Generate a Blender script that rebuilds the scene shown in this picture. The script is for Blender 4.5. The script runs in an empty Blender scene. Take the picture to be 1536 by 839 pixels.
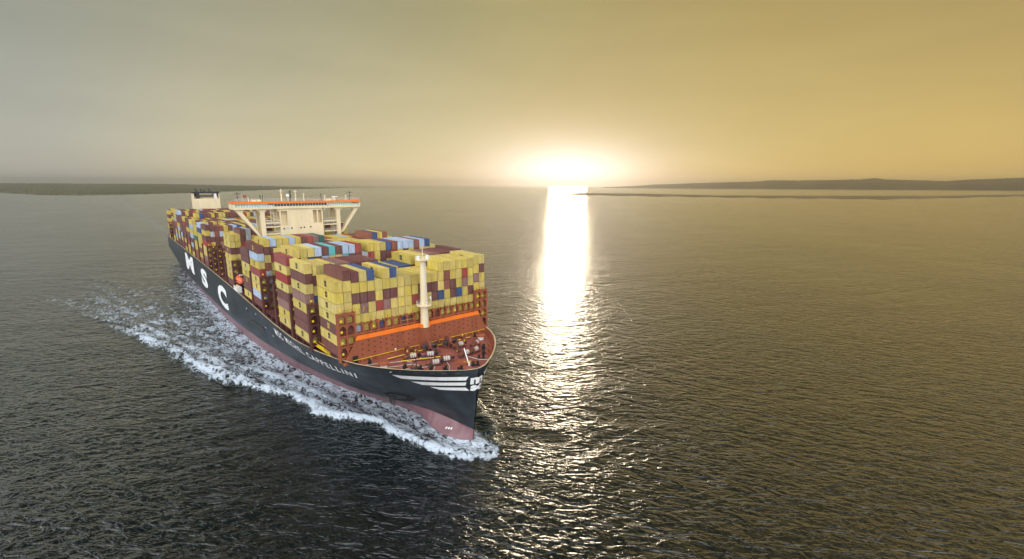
import bpy, math, random
import numpy as np
from mathutils import Vector, Matrix
from mathutils.bvhtree import BVHTree
rad = math.radians
S = bpy.context.scene
C = S.collection
random.seed(7)

# ------------------------------------------------------------------ camera, sky, sun, exposure
CAM_H = 68.14
PITCH, ROLL, FPX = 0.19779, 0.0042, 700.0
cam_d = bpy.data.cameras.new('camera')
cam = bpy.data.objects.new('camera', cam_d)
C.objects.link(cam)
cam.location = (0, 0, CAM_H)
cam.rotation_mode = 'XYZ'
cam.matrix_world = (Matrix.Translation((0, 0, CAM_H)) @ Matrix.Rotation(math.pi/2 - PITCH, 4, 'X') @ Matrix.Rotation(ROLL, 4, 'Z'))
cam_d.sensor_width = 36.0
cam_d.lens = FPX/1536*36.0
cam_d.clip_start = 1.0
cam_d.clip_end = 200000
S.camera = cam
S.view_settings.view_transform = 'Standard'
S.view_settings.look = 'None'
S.view_settings.exposure = 0.15
S.view_settings.gamma = 1.0
S.cycles.max_bounces = 6
S.cycles.volume_bounces = 0
S.cycles.sample_clamp_indirect = 6.0

SUN_AZ, SUN_EL = rad(6.6), rad(1.7)            # azimuth to the right of +Y
sdir = Vector((math.sin(SUN_AZ)*math.cos(SUN_EL), math.cos(SUN_AZ)*math.cos(SUN_EL), math.sin(SUN_EL)))
sl = bpy.data.lights.new('sun', 'SUN')
sl.energy = 2.0
sl.angle = rad(4.5)      # the low sun is spread out by the haze
sl.color = (0.13, 0.108, 0.078)
sun = bpy.data.objects.new('sun', sl)
C.objects.link(sun)
sun.rotation_mode = 'QUATERNION'
sun.rotation_quaternion = (-sdir).to_track_quat('-Z', 'Y')

W = bpy.data.worlds.new('World')
S.world = W
W.use_nodes = True
def build_world():
    nt = W.node_tree; N = nt.nodes; L = nt.links
    N.clear()
    def n(t, **k):
        x = N.new(t)
        for a, b in k.items(): setattr(x, a, b)
        return x
    def put(sock, v):
        if isinstance(v, bpy.types.NodeSocket): L.new(v, sock)
        else: sock.default_value = v
    def m(op, a, b=0.0, c=0.0, clamp=False):
        x = n('ShaderNodeMath', operation=op, use_clamp=clamp)
        put(x.inputs[0], a); put(x.inputs[1], b); put(x.inputs[2], c)
        return x.outputs[0]
    def mix(f, a, b, mode='MIX'):
        x = n('ShaderNodeMix', data_type='RGBA', blend_type=mode)
        put(x.inputs[0], f); put(x.inputs[6], a); put(x.inputs[7], b)
        return x.outputs[2]
    def dot(v, d):
        x = n('ShaderNodeVectorMath', operation='DOT_PRODUCT')
        put(x.inputs[0], v); x.inputs[1].default_value = d
        return x.outputs['Value']
    def ramp(f, stops):
        x = n('ShaderNodeValToRGB'); L.new(f, x.inputs[0])
        el = x.color_ramp.elements
        while len(el) < len(stops): el.new(0.5)
        for e, (p, c) in zip(el, stops): e.position = p; e.color = (*c, 1)
        return x.outputs[0]
    tc = n('ShaderNodeTexCoord')
    d = tc.outputs['Generated']
    sky = n('ShaderNodeTexSky', sky_type='NISHITA', sun_disc=False)
    sky.sun_elevation = SUN_EL; sky.sun_rotation = SUN_AZ
    sky.altitude = 60; sky.air_density = 1.0; sky.dust_density = 0.4; sky.ozone_density = 1.0
    z = dot(d, (0, 0, 1))
    fwd = dot(d, (math.sin(SUN_AZ), math.cos(SUN_AZ), 0))
    side = dot(d, (math.cos(SUN_AZ), -math.sin(SUN_AZ), 0))
    # hazy evening sky: grey-blue on the left, gold on the right, paler towards the horizon
    s01 = m('MULTIPLY_ADD', side, 0.5, 0.5, True)
    hor = ramp(s01, [(0.0, (0.34, 0.37, 0.36)), (0.12, (0.45, 0.445, 0.395)), (0.19, (0.62, 0.55, 0.38)), (0.34, (0.64, 0.54, 0.33)), (0.5, (0.58, 0.46, 0.26)), (0.66, (0.62, 0.465, 0.19)), (0.80, (0.66, 0.455, 0.15)), (1.0, (0.46, 0.36, 0.2))])
    top = ramp(s01, [(0.0, (0.225, 0.252, 0.230)), (0.12, (0.243, 0.252, 0.203)), (0.28, (0.310, 0.288, 0.176)), (0.45, (0.347, 0.293, 0.122)), (0.66, (0.360, 0.261, 0.083)), (0.84, (0.302, 0.221, 0.074)), (1.0, (0.270, 0.225, 0.117))])
    e1 = m('POWER', m('MAXIMUM', m('SUBTRACT', 1.0, m('MULTIPLY', m('ABSOLUTE', z), 2.6)), 0.0), 1.6)
    base = mix(e1, top, hor)
    dim = m('SUBTRACT', 1.0, m('MULTIPLY', m('MULTIPLY_ADD', z, 7.0, -2.38, True), m('SUBTRACT', 0.93, m('MULTIPLY', m('MULTIPLY_ADD', s01, 3.6, -1.62, True), 0.66))))   # sky above the view dimmed, more leftward, so the water reflects darker
    base = mix(1.0, base, n_rgb(dim, n, L), 'MULTIPLY')
    # unseen sky overhead and opposite the sun: brightness added to fill-light the ship
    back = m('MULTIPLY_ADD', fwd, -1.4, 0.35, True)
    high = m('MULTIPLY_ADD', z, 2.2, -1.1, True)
    sky_fill = m('MAXIMUM', back, m('MULTIPLY', high, m('MULTIPLY_ADD', fwd, -2.5, 0.45, True)))
    base = mix(sky_fill, base, (2.35, 2.42, 2.5, 1))
    # glow of the low sun in the haze
    front = m('MULTIPLY_ADD', fwd, 4.0, 0.0, True)
    dz = m('MULTIPLY', m('SUBTRACT', z, math.sin(rad(1.2))), 2.1)
    sx = m('MULTIPLY', side, 0.78)
    r2 = m('ADD', m('MULTIPLY', sx, sx), m('MULTIPLY', dz, dz))
    g1 = m('MULTIPLY', m('EXPONENT', m('MULTIPLY', r2, -1/0.030)), front)
    g2 = m('MULTIPLY', m('EXPONENT', m('MULTIPLY', r2, -1/0.010)), front)
    g3 = m('MULTIPLY', m('EXPONENT', m('MULTIPLY', r2, -1/0.22)), front)
    # faint high cloud structure
    nz = n('ShaderNodeTexNoise'); nz.inputs['Scale'].default_value = 3.0; nz.inputs['Detail'].default_value = 5
    mp = n('ShaderNodeMapping'); mp.inputs['Scale'].default_value = (1, 1, 5); L.new(d, mp.inputs[0]); L.new(mp.outputs[0], nz.inputs['Vector'])
    cn = m('MULTIPLY_ADD', nz.outputs['Fac'], 0.24, 0.88)
    base = mix(1.0, base, n_rgb(cn, n, L), 'MULTIPLY')
    def add(a, f, col):
        x = n('ShaderNodeVectorMath', operation='SCALE'); x.inputs[0].default_value = col; L.new(f, x.inputs['Scale'])
        y = n('ShaderNodeVectorMath', operation='ADD'); L.new(a, y.inputs[0]); L.new(x.outputs[0], y.inputs[1])
        return y.outputs[0]
    col = add(base, g3, (0.03, 0.03, 0.015))
    col = add(col, g1, (0.15, 0.20, 0.26))
    col = add(col, g2, (0.50, 0.58, 0.72))
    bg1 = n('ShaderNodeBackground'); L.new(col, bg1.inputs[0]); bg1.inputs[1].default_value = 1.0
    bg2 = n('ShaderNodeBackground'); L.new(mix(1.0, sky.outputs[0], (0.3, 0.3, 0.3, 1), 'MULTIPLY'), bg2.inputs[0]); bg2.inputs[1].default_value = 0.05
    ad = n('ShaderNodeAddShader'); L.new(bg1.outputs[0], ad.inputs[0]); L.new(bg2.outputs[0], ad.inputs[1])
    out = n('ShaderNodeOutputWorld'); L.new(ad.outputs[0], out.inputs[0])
def n_rgb(v, n, L):
    x = n('ShaderNodeCombineColor')
    for i in range(3): L.new(v, x.inputs[i])
    return x.outputs[0]
build_world()

# ------------------------------------------------------------------ materials
MATS = {}
def mat(name, col, rough=0.5, metal=0.0, dirt=0.12, scale=0.6, vary=0.0, streak=True, spec=0.5):
    if name in MATS: return MATS[name]
    m = bpy.data.materials.new(name); m.use_nodes = True
    nt = m.node_tree; N = nt.nodes; L = nt.links
    p = N['Principled BSDF']
    p.inputs['Roughness'].default_value = rough; p.inputs['Metallic'].default_value = metal
    p.inputs['Specular IOR Level'].default_value = spec
    tc = N.new('ShaderNodeTexCoord'); mp = N.new('ShaderNodeMapping')
    mp.inputs['Scale'].default_value = (scale, scale, scale*(0.25 if streak else 1))
    L.new(tc.outputs['Object'], mp.inputs[0])
    if vary:
        oi = N.new('ShaderNodeObjectInfo'); ad = N.new('ShaderNodeVectorMath'); ad.operation = 'ADD'
        mu = N.new('ShaderNodeMath'); mu.operation = 'MULTIPLY'; mu.inputs[1].default_value = 91.0
        L.new(oi.outputs['Random'], mu.inputs[0]); L.new(mp.outputs[0], ad.inputs[0]); L.new(mu.outputs[0], ad.inputs[1])
        vec = ad.outputs[0]
    else: vec = mp.outputs[0]
    nz = N.new('ShaderNodeTexNoise'); nz.inputs['Scale'].default_value = 1.0; nz.inputs['Detail'].default_value = 8; nz.inputs['Roughness'].default_value = 0.65
    L.new(vec, nz.inputs['Vector'])
    rp = N.new('ShaderNodeValToRGB'); L.new(nz.outputs['Fac'], rp.inputs[0])
    k = dirt
    rp.color_ramp.elements[0].position = 0.3; rp.color_ramp.elements[0].color = (1-2.2*k, 1-2.4*k, 1-2.5*k, 1)
    rp.color_ramp.elements[1].position = 0.68; rp.color_ramp.elements[1].color = (1+k*.6, 1+k*.6, 1+k*.6, 1)
    mx = N.new('ShaderNodeMix'); mx.data_type = 'RGBA'; mx.blend_type = 'MULTIPLY'; mx.inputs[0].default_value = 1
    mx.inputs[6].default_value = (*col, 1); L.new(rp.outputs[0], mx.inputs[7])
    o = mx.outputs[2]
    if vary:
        hs = N.new('ShaderNodeHueSaturation')
        mr = N.new('ShaderNodeMapRange'); mr.inputs[3].default_value = 1-vary; mr.inputs[4].default_value = 1+vary
        L.new(oi.outputs['Random'], mr.inputs[0]); L.new(mr.outputs[0], hs.inputs['Value'])
        mr2 = N.new('ShaderNodeMapRange'); mr2.inputs[3].default_value = 0.495; mr2.inputs[4].default_value = 0.503
        fr = N.new('ShaderNodeMath'); fr.operation = 'FRACT'; m7 = N.new('ShaderNodeMath'); m7.operation = 'MULTIPLY'; m7.inputs[1].default_value = 7.3
        L.new(oi.outputs['Random'], m7.inputs[0]); L.new(m7.outputs[0], fr.inputs[0]); L.new(fr.outputs[0], mr2.inputs[0]); L.new(mr2.outputs[0], hs.inputs['Hue'])
        mr3 = N.new('ShaderNodeMapRange'); mr3.inputs[3].default_value = 0.86; mr3.inputs[4].default_value = 1.02
        fr2 = N.new('ShaderNodeMath'); fr2.operation = 'FRACT'; m9 = N.new('ShaderNodeMath'); m9.operation = 'MULTIPLY'; m9.inputs[1].default_value = 13.7
        L.new(oi.outputs['Random'], m9.inputs[0]); L.new(m9.outputs[0], fr2.inputs[0]); L.new(fr2.outputs[0], mr3.inputs[0]); L.new(mr3.outputs[0], hs.inputs['Saturation'])
        L.new(o, hs.inputs['Color']); o = hs.outputs[0]
    L.new(o, p.inputs['Base Color'])
    bp = N.new('ShaderNodeBump'); bp.inputs['Strength'].default_value = 0.15; bp.inputs['Distance'].default_value = 0.05
    L.new(nz.outputs['Fac'], bp.inputs['Height']); L.new(bp.outputs[0], p.inputs['Normal'])
    MATS[name] = m
    return m

CCOL = {'yellow': (0.60, 0.47, 0.10), 'brown': (0.17, 0.062, 0.050), 'red': (0.34, 0.055, 0.04), 'pale blue': (0.40, 0.50, 0.64),
        'blue': (0.045, 0.085, 0.22), 'teal': (0.10, 0.42, 0.44), 'rust red': (0.27, 0.085, 0.045), 'green': (0.05, 0.13, 0.11),
        'grey': (0.42, 0.45, 0.47), 'dusty pink': (0.27, 0.14, 0.12)}
CM = {k: mat('container_paint_'+k.replace(' ', '_'), v, 0.55, dirt=0.14, vary=0.12) for k, v in CCOL.items()}
M_hullblack = None
M_oxide = mat('oxide_red_deck_paint', (0.28, 0.085, 0.063), 0.6, dirt=0.16, scale=0.35, streak=False)
M_oxide2 = mat('oxide_red_steel', (0.20, 0.055, 0.035), 0.6, dirt=0.15)
M_lash = mat('dark_red_lashing_steel', (0.105, 0.030, 0.026), 0.6, dirt=0.15)
M_break = mat('breakwater_red', (0.29, 0.080, 0.034), 0.6, dirt=0.12, scale=0.3)
M_orange = mat('safety_orange', (0.85, 0.19, 0.015), 0.5, dirt=0.06)
M_cream = mat('cream_paint', (0.74, 0.62, 0.40), 0.5, dirt=0.06, scale=0.3)
M_creamd = mat('cream_paint_dark', (0.55, 0.45, 0.27), 0.6, dirt=0.14, scale=0.3)  # darker cream for the cap along the bulwark rim
M_white = mat('white_paint', (0.80, 0.80, 0.78), 0.45, dirt=0.06)
M_black = mat('black_paint', (0.02, 0.02, 0.02), 0.5, dirt=0.05)
M_dark = mat('dark_opening', (0.012, 0.011, 0.010), 0.8, dirt=0.05)
M_glass = mat('bridge_glass', (0.02, 0.03, 0.035), 0.08, dirt=0.02)
M_steel = mat('grey_steel', (0.10, 0.09, 0.085), 0.5, metal=0.3, dirt=0.2)
M_rope = mat('white_rope', (0.52, 0.49, 0.43), 0.8, dirt=0.1)
M_yel = mat('safety_yellow', (0.80, 0.55, 0.02), 0.5, dirt=0.06)
M_boat = mat('lifeboat_orange', (0.75, 0.16, 0.07), 0.4, dirt=0.05)

# ------------------------------------------------------------------ mesh helper (author: x forward, y to starboard, z up)
class MB:
    def __init__(s): s.v = []; s.f = []; s.m = []; s.mats = []
    def mi(s, mt):
        if mt not in s.mats: s.mats.append(mt)
        return s.mats.index(mt)
    def poly(s, pts, mt):
        i = len(s.v); s.v += [tuple(p) for p in pts]; s.f.append(tuple(range(i, i+len(pts)))); s.m.append(s.mi(mt))
    def box(s, x0, x1, y0, y1, z0, z1, mt):
        s.hexa([(x0,y0,z0),(x1,y0,z0),(x1,y1,z0),(x0,y1,z0)], [(x0,y0,z1),(x1,y0,z1),(x1,y1,z1),(x0,y1,z1)], mt)
    def hexa(s, a, b, mt):
        i = len(s.v); s.v += list(a)+list(b); k = s.mi(mt)
        for q in ((3,2,1,0),(4,5,6,7),(0,1,5,4),(1,2,6,5),(2,3,7,6),(3,0,4,7)):
            s.f.append(tuple(i+j for j in q)); s.m.append(k)
    def bar(s, p, q, w, mt, h=None):
        p = Vector(p); q = Vector(q); d = (q-p).normalized(); h = h or w
        up = Vector((0,0,1)) if abs(d.z) < .95 else Vector((1,0,0))
        a = d.cross(up).normalized()*w/2; b = a.cross(d).normalized()*h/2
        s.hexa([p-a-b, p+a-b, p+a+b, p-a+b], [q-a-b, q+a-b, q+a+b, q-a+b], mt)
    def tube(s, p, q, r0, r1, mt, n=12, cap=True):
        p = Vector(p); q = Vector(q); d = (q-p).normalized()
        up = Vector((0,0,1)) if abs(d.z) < .95 else Vector((1,0,0))
        a = d.cross(up).normalized(); b = a.cross(d); k = s.mi(mt); i = len(s.v)
        for c, r in ((p, r0), (q, r1)):
            for j in range(n):
                t = 2*math.pi*j/n; s.v.append(tuple(c+a*math.cos(t)*r+b*math.sin(t)*r))
        for j in range(n):
            s.f.append((i+j, i+(j+1)%n, i+n+(j+1)%n, i+n+j)); s.m.append(k)
        if cap:
            s.f.append(tuple(i+j for j in range(n))[::-1]); s.m.append(k)
            s.f.append(tuple(i+n+j for j in range(n))); s.m.append(k)
    def ball(s, c, r, mt, n=10, sz=1.0):
        i = len(s.v); k = s.mi(mt); rings = n//2
        for a in range(rings+1):
            t = math.pi*a/rings
            for j in range(n):
                u = 2*math.pi*j/n
                s.v.append((c[0]+r*math.sin(t)*math.cos(u), c[1]+r*math.sin(t)*math.sin(u), c[2]+r*sz*math.cos(t)))
        for a in range(rings):
            for j in range(n):
                s.f.append((i+a*n+j, i+(a+1)*n+j, i+(a+1)*n+(j+1)%n, i+a*n+(j+1)%n)); s.m.append(k)
    def build(s, name, parent=None, smooth=False, origin=None, data_only=False):
        o0 = origin or (0,0,0)
        me = bpy.data.meshes.new(name)
        me.from_pydata([(x-o0[0], -(y-o0[1]), z-o0[2]) for x, y, z in s.v], [], [f[::-1] for f in s.f])
        for mt in s.mats: me.materials.append(mt)
        me.polygons.foreach_set('material_index', s.m)
        if smooth: me.polygons.foreach_set('use_smooth', [True]*len(s.f))
        me.update()
        import bmesh
        bm = bmesh.new(); bm.from_mesh(me); bmesh.ops.recalc_face_normals(bm, faces=bm.faces); bm.to_mesh(me); bm.free()
        if data_only: return me
        ob = bpy.data.objects.new(name, me); C.objects.link(ob)
        if parent: ob.parent = parent
        ob.location = (o0[0], -o0[1], o0[2])
        return ob

PSI = 0.714727
SX, SY = -10.345, 114.92
THETA = math.atan2(-math.cos(PSI), math.sin(PSI))
SHIP_M = Matrix.Translation((SX, SY, 0)) @ Matrix.Rotation(THETA, 4, 'Z')
ship = bpy.data.objects.new('container_ship', None); C.objects.link(ship)
ship.location = (SX, SY, 0); ship.rotation_euler = (0, 0, THETA)
ship['label'] = 'huge black hulled container ship under way with a cream bridge and red foredeck'
ship['category'] = 'container ship'
def top_thing(o, label, cat, group=None):
    o['label'] = label; o['category'] = cat
    if group: o['group'] = group
def sp(x, y, z): return SHIP_M @ Vector((x, -y, z))

# ------------------------------------------------------------------ hull shape
I = np.interp
B0 = [(-431, 11), (-400, 18), (-363, 22.5), (-330, 23.8), (-276, 25.4), (-230, 26.2), (-173, 26.2), (-140, 25.3), (-113, 23.4), (-89, 20.1), (-70, 16.3), (-52, 11.7), (-43, 8.8), (-35, 6.0), (-29, 4.0), (-23, 3.1), (-16, 4.1), (-12, 4.8), (-8.5, 4.9), (-5, 4.1), (-2.5, 2.5), (-1, 1.2), (0, 0.1)]
B4 = [(-431, 22), (-370, 26), (-300, 27.2), (-200, 27.2), (-150, 26.4), (-113, 24), (-79, 20.3), (-58, 15.8), (-38, 10.6), (-28, 7.2), (-23, 5.2), (-17, 3.1), (-9, 1.5), (-3, .6), (0, .12)]
BR = [(-431, 26.6), (-400, 27.6), (-60, 27.6), (-50, 27.45), (-38, 26.7), (-27, 24.9), (-20, 22.4), (-14.7, 19.6), (-10, 16.2), (-6, 12.6), (-2.6, 9.0), (0, 5.7), (1.6, 3.6), (2.5, 1.9), (2.95, .12)]
ZR = [(-431, 23.6), (-330, 23.5), (-220, 22.7), (-150, 22.0), (-110, 21.1), (-80, 20.4), (-57, 20.6), (-38, 21.7), (-25, 22.15), (5, 22.3)]
def tab(T, x): a = np.array(T); return I(x, a[:, 0], a[:, 1])
def zrim(x): return float(tab(ZR, x))
def stem_x(z): return max(0.0, min(2.95, 0.134*z))
def hb(s, z):
    """half breadth at distance s aft of the stem line, height z"""
    s = max(s, 0)
    b4 = float(tab(B4, -s)); b0 = float(tab(B0, -s)); br = float(tab(BR, 2.95-s))
    xx = stem_x(22)-s; zt = zrim(xx)
    if z <= 0: return b0*(1+z*0.02)
    if z < 4.3:
        t = z/4.3; t = t*t*(3-2*t); return b0+(b4-b0)*t
    t = min(1, (z-4.3)/(zt-4.3)); e = float(I(s, [0, 8, 25, 45, 90], [1.3, 1.15, .8, .62, .7]))
    if s > 140: t = min(1, t*2.2)
    return b4+(br-b4)*t**e
def hull_pt(s, z, off=0.0):
    x = stem_x(z)-s
    p = Vector((x, hb(s, z), z))
    if off:
        a = Vector((stem_x(z)-s-.4, hb(s+.4, z), z))-Vector((stem_x(z)-max(s-.4, 0), hb(max(s-.4, 0), z), z))
        b = Vector((stem_x(z+.3)-s, hb(s, z+.3), z+.3))-Vector((stem_x(z-.3)-s, hb(s, z-.3), z-.3))
        nn = a.cross(b); nn = nn if nn.y > 0 else -nn
        p = p+nn.normalized()*off
    return p
SS = [0, .15, .4, .8, 1.3, 2, 3, 4, 5.2, 6.5, 8, 9.5]+[11+1.5*i for i in range(58)]+[99, 102, 105, 109, 113, 117, 122, 126, 131, 140, 150, 165, 180, 200, 220, 240, 260, 280, 300, 320, 340, 360, 380, 400, 410, 420, 427, 433]
ZF = [-5, -2, 0, .8, 1.6, 2.4, 3.3, 4.3, 5.5, 7, 9, 11, 13, 15, 17, 18.5, 20]
def hull_material():
    m = bpy.data.materials.new('hull_paint'); m.use_nodes = True
    nt = m.node_tree; N = nt.nodes; L = nt.links; p = N['Principled BSDF']
    tc = N.new('ShaderNodeTexCoord'); sep = N.new('ShaderNodeSeparateXYZ'); L.new(tc.outputs['Object'], sep.inputs[0])
    nz = N.new('ShaderNodeTexNoise'); mp = N.new('ShaderNodeMapping'); mp.inputs['Scale'].default_value = (.35, .35, .05)
    L.new(tc.outputs['Object'], mp.inputs[0]); L.new(mp.outputs[0], nz.inputs['Vector']); nz.inputs['Scale'].default_value = 1; nz.inputs['Detail'].default_value = 8
    n2 = N.new('ShaderNodeTexNoise'); mp2 = N.new('ShaderNodeMapping'); mp2.inputs['Scale'].default_value = (.03, .03, .10)
    L.new(tc.outputs['Object'], mp2.inputs[0]); L.new(mp2.outputs[0], n2.inputs['Vector']); n2.inputs['Scale'].default_value = 1; n2.inputs['Detail'].default_value = 6; n2.inputs['Roughness'].default_value = .7
    r = N.new('ShaderNodeValToRGB'); L.new(nz.outputs['Fac'], r.inputs[0])
    r.color_ramp.elements[0].position = .35; r.color_ramp.elements[0].color = (.010, .013, .016, 1)
    r.color_ramp.elements[1].position = .72; r.color_ramp.elements[1].color = (.026, .036, .044, 1)
    r2 = N.new('ShaderNodeValToRGB'); L.new(n2.outputs['Fac'], r2.inputs[0])
    r2.color_ramp.elements[0].position = .50; r2.color_ramp.elements[0].color = (0, 0, 0, 1)
    r2.color_ramp.elements[1].position = .80; r2.color_ramp.elements[1].color = (.6, .6, .6, 1)
    mx0 = N.new('ShaderNodeMix'); mx0.data_type = 'RGBA'; L.new(r2.outputs[0], mx0.inputs[0]); L.new(r.outputs[0], mx0.inputs[6]); mx0.inputs[7].default_value = (.085, .115, .14, 1)
    rp = N.new('ShaderNodeValToRGB'); L.new(nz.outputs['Fac'], rp.inputs[0])
    rp.color_ramp.elements[0].position = .3; rp.color_ramp.elements[0].color = (.16, .075, .085, 1)
    rp.color_ramp.elements[1].position = .7; rp.color_ramp.elements[1].color = (.27, .14, .155, 1)
    gt = N.new('ShaderNodeMath'); gt.operation = 'GREATER_THAN'; L.new(sep.outputs[2], gt.inputs[0]); gt.inputs[1].default_value = 4.3
    mx = N.new('ShaderNodeMix'); mx.data_type = 'RGBA'; L.new(gt.outputs[0], mx.inputs[0]); L.new(rp.outputs[0], mx.inputs[6]); L.new(mx0.outputs[2], mx.inputs[7])
    L.new(mx.outputs[2], p.inputs['Base Color']); p.inputs['Roughness'].default_value = .38
    bp = N.new('ShaderNodeBump'); bp.inputs['Strength'].default_value = .25; bp.inputs['Distance'].default_value = .1; L.new(n2.outputs['Fac'], bp.inputs['Height']); L.new(bp.outputs[0], p.inputs['Normal'])
    return m
M_hull = hull_material()
def build_hull():
    mb = MB(); k = mb.mi(M_hull); ko = mb.mi(M_oxide2); kc = mb.mi(M_creamd)
    nz = len(ZF)+1
    for sgn in (1, -1):
        i0 = len(mb.v)
        for s in SS:
            zt = zrim(2.95-s)
            for j in range(nz):
                z = min(ZF[j], zt-.3) if j < nz-1 else zt
                x = stem_x(z)-s
                mb.v.append((x, sgn*hb(s, z), z))
            mb.v.append((stem_x(zt)-s-(0.38 if s < 1 else .1), sgn*max(hb(s, zt)-.42, 0.0), zt))      # rim cap
            zi = zt-1.5 if s < 34 else zt-.8
            mb.v.append((stem_x(zi)-s-(0.40 if s < 1 else .1), sgn*max(hb(s, zi)-.45, 0.0), zi))   # inside of the bulwark
        w = nz+2
        for a in range(len(SS)-1):
            for j in range(w-1):
                q = (i0+a*w+j, i0+(a+1)*w+j, i0+(a+1)*w+j+1, i0+a*w+j+1)
                mb.f.append(q); mb.m.append(k if j < nz-1 else (kc if j == nz-1 else ko))
        # transom half
        e = i0+(len(SS)-1)*w
        for j in range(nz-1):
            p, q = mb.v[e+j], mb.v[e+j+1]
            mb.poly([p, (p[0], 0, p[2]), (q[0], 0, q[2]), q], M_hull)
    o = mb.build('hull', ship)
    import bmesh
    bm = bmesh.new(); bm.from_mesh(o.data)
    bmesh.ops.remove_doubles(bm, verts=bm.verts, dist=.002); bmesh.ops.recalc_face_normals(bm, faces=bm.faces)
    for f in bm.faces: f.smooth = True
    bm.to_mesh(o.data); bm.free()
    try: o.data.set_sharp_from_angle(angle=rad(35))
    except Exception: pass
    return o
hull = build_hull()
def build_decks():
    mb = MB()
    xs = [2.2, 1.5, .5, -1, -3, -6, -9, -12, -15, -18, -21, -24.8]
    for a, b in zip(xs, xs[1:]):
        for sg in (1, -1):
            ya, yb = hb(2.79-a, 20.85)-.4, hb(2.79-b, 20.85)-.4
            mb.poly([(a, 0, 20.85), (b, 0, 20.85), (b, sg*yb, 20.85), (a, sg*max(ya, .05), 20.85)], M_oxide)
    mb.build('foredeck', ship)
    mb = MB()
    xs = [-24.8, -32, -40, -50, -60, -75, -95, -120, -150, -200, -260, -330, -400, -431]
    for a, b in zip(xs, xs[1:]):
        ya, yb = hb(2.95-a, zrim(a))-.4, hb(2.95-b, zrim(b))-.4
        za, zb = zrim(a)-.7, zrim(b)-.7
        mb.poly([(a, ya, za), (a, -ya, za), (b, -yb, zb), (b, yb, zb)], M_lash)
    mb.build('main_deck', ship)
build_decks()
# ------------------------------------------------------------------ lettering wrapped on the hull
def text_mesh(txt, offset=0.0, res=3):
    cu = bpy.data.curves.new('text', 'FONT'); cu.body = txt; cu.resolution_u = res; cu.offset = offset; cu.space_character = 1.3 if len(txt) > 5 else 1.0
    ob = bpy.data.objects.new('text', cu); C.objects.link(ob)
    dg = bpy.context.evaluated_depsgraph_get()
    me = bpy.data.meshes.new_from_object(ob.evaluated_get(dg))
    bpy.data.objects.remove(ob); bpy.data.curves.remove(cu)
    import bmesh
    bm = bmesh.new(); bm.from_mesh(me)
    for f in list(bm.faces):
        pass
    for _ in range(2):
        ed = [e for e in bm.edges if e.calc_length() > .09]
        bmesh.ops.subdivide_edges(bm, edges=ed, cuts=2)
        bmesh.ops.triangulate(bm, faces=bm.faces)
    vs = np.array([v.co[:2] for v in bm.verts]); fs = [tuple(v.index for v in f.verts) for f in bm.faces]
    bm.free(); bpy.data.meshes.remove(me)
    lo, hi = vs.min(0), vs.max(0)
    return (vs-lo)/(hi-lo), fs
M_letter = mat('hull_lettering_white', (0.93, 0.93, 0.92), 0.5, dirt=0.03)
def hull_text(name, txt, xa, xb, za, zb, offset, m=None, lean=0.0):
    """letters from x=xa (left) to x=xb; za/zb = (bottom, top) at the left / right end"""
    vs, fs = text_mesh(txt, offset)
    pts = []
    for u, v in vs:
        x = xa+(xb-xa)*u-lean*(1-v)
        lo = za[0]+(zb[0]-za[0])*u; hi = za[1]+(zb[1]-za[1])*u; z = lo+(hi-lo)*v
        p = hull_pt(stem_x(z)-x, z, .11); pts.append(p)
    us_ = np.sort(vs[:, 0]); gap = np.diff(us_); cuts = sorted(us_[i]+gap[i]/2 for i in np.argsort(-gap)[:txt.count(' ')])   # one mesh per word
    word = lambda f: sum(vs[f[0], 0] > c for c in cuts)
    for w in range(len(cuts)+1):
        ff = [f for f in fs if word(f) == w]; used = sorted({i for f in ff for i in f}); ix = {a: b for b, a in enumerate(used)}
        mb = MB(); k = mb.mi(m or M_letter); mb.v = [tuple(pts[i]) for i in used]; mb.f = [tuple(ix[i] for i in f) for f in ff]; mb.m = [k]*len(ff)
        mb.build(name, hull)
hull_text('lettering', 'M', -307, -270, (9.9, 21.2), (9.9, 21.2), .045)
hull_text('lettering', 'S', -240, -218.5, (8.7, 19.6), (8.6, 19.4), .055)
hull_text('lettering', 'C', -187, -163.5, (7.2, 18.8), (6.9, 18.6), .055)
hull_text('lettering', 'MSC MICHEL CAPPELLINI', -82.0, -25.9, (15.1, 18.5), (15.1, 17.5), .024, M_letter, lean=1.8)
def stem_patch(name, polys, m, off=.07):
    """polygons in (girth, z): girth = signed distance aft of the stem along the hull, + starboard"""
    mb = MB(); k = mb.mi(m)
    for vs, fs in polys:
        i = len(mb.v)
        for s, z in vs:
            p = hull_pt(abs(s), z, off)
            mb.v.append((p.x, p.y if s >= 0 else -p.y, z+(p.z-z)))
        for f in fs: mb.f.append(tuple(i+j for j in f)); mb.m.append(k)
    return mb.build(name, hull)
def strip(s0a, s0b, s1a, s1b, zt0, zt1, zb0, zb1, n=40):
    """band: top edge from s0a..s1a, bottom edge s0b..s1b"""
    vs = []; fs = []
    for i in range(n+1):
        t = i/n
        for j in range(4):
            w = j/3
            s = (s0a+(s1a-s0a)*t)*(1-w)+(s0b+(s1b-s0b)*t)*w
            z = (zt0+(zt1-zt0)*t)*(1-w)+(zb0+(zb1-zb0)*t)*w
            vs.append((s, z))
    for i in range(n):
        for j in range(3):
            a = i*4+j; fs.append((a, a+1, a+5, a+4))
    return vs, fs
stem_patch('bow_stripe', [strip(15.75, 14.25, .9, 1.3, 19.95, 20.4, 18.75, 19.3)], M_white)
stem_patch('bow_stripe', [strip(12.5, 10.5, 1.3, 1.5, 18.0, 18.7, 17.0, 17.75)], M_white)
stem_patch('bow_stripe', [strip(9.0, 7.25, 1.5, 1.0, 16.5, 17.1, 15.75, 16.2)], M_white)
stem_patch('bow_stripe', [strip(-15.75, -14.25, -.9, -1.3, 19.95, 20.4, 18.75, 19.3)], M_white)
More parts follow.
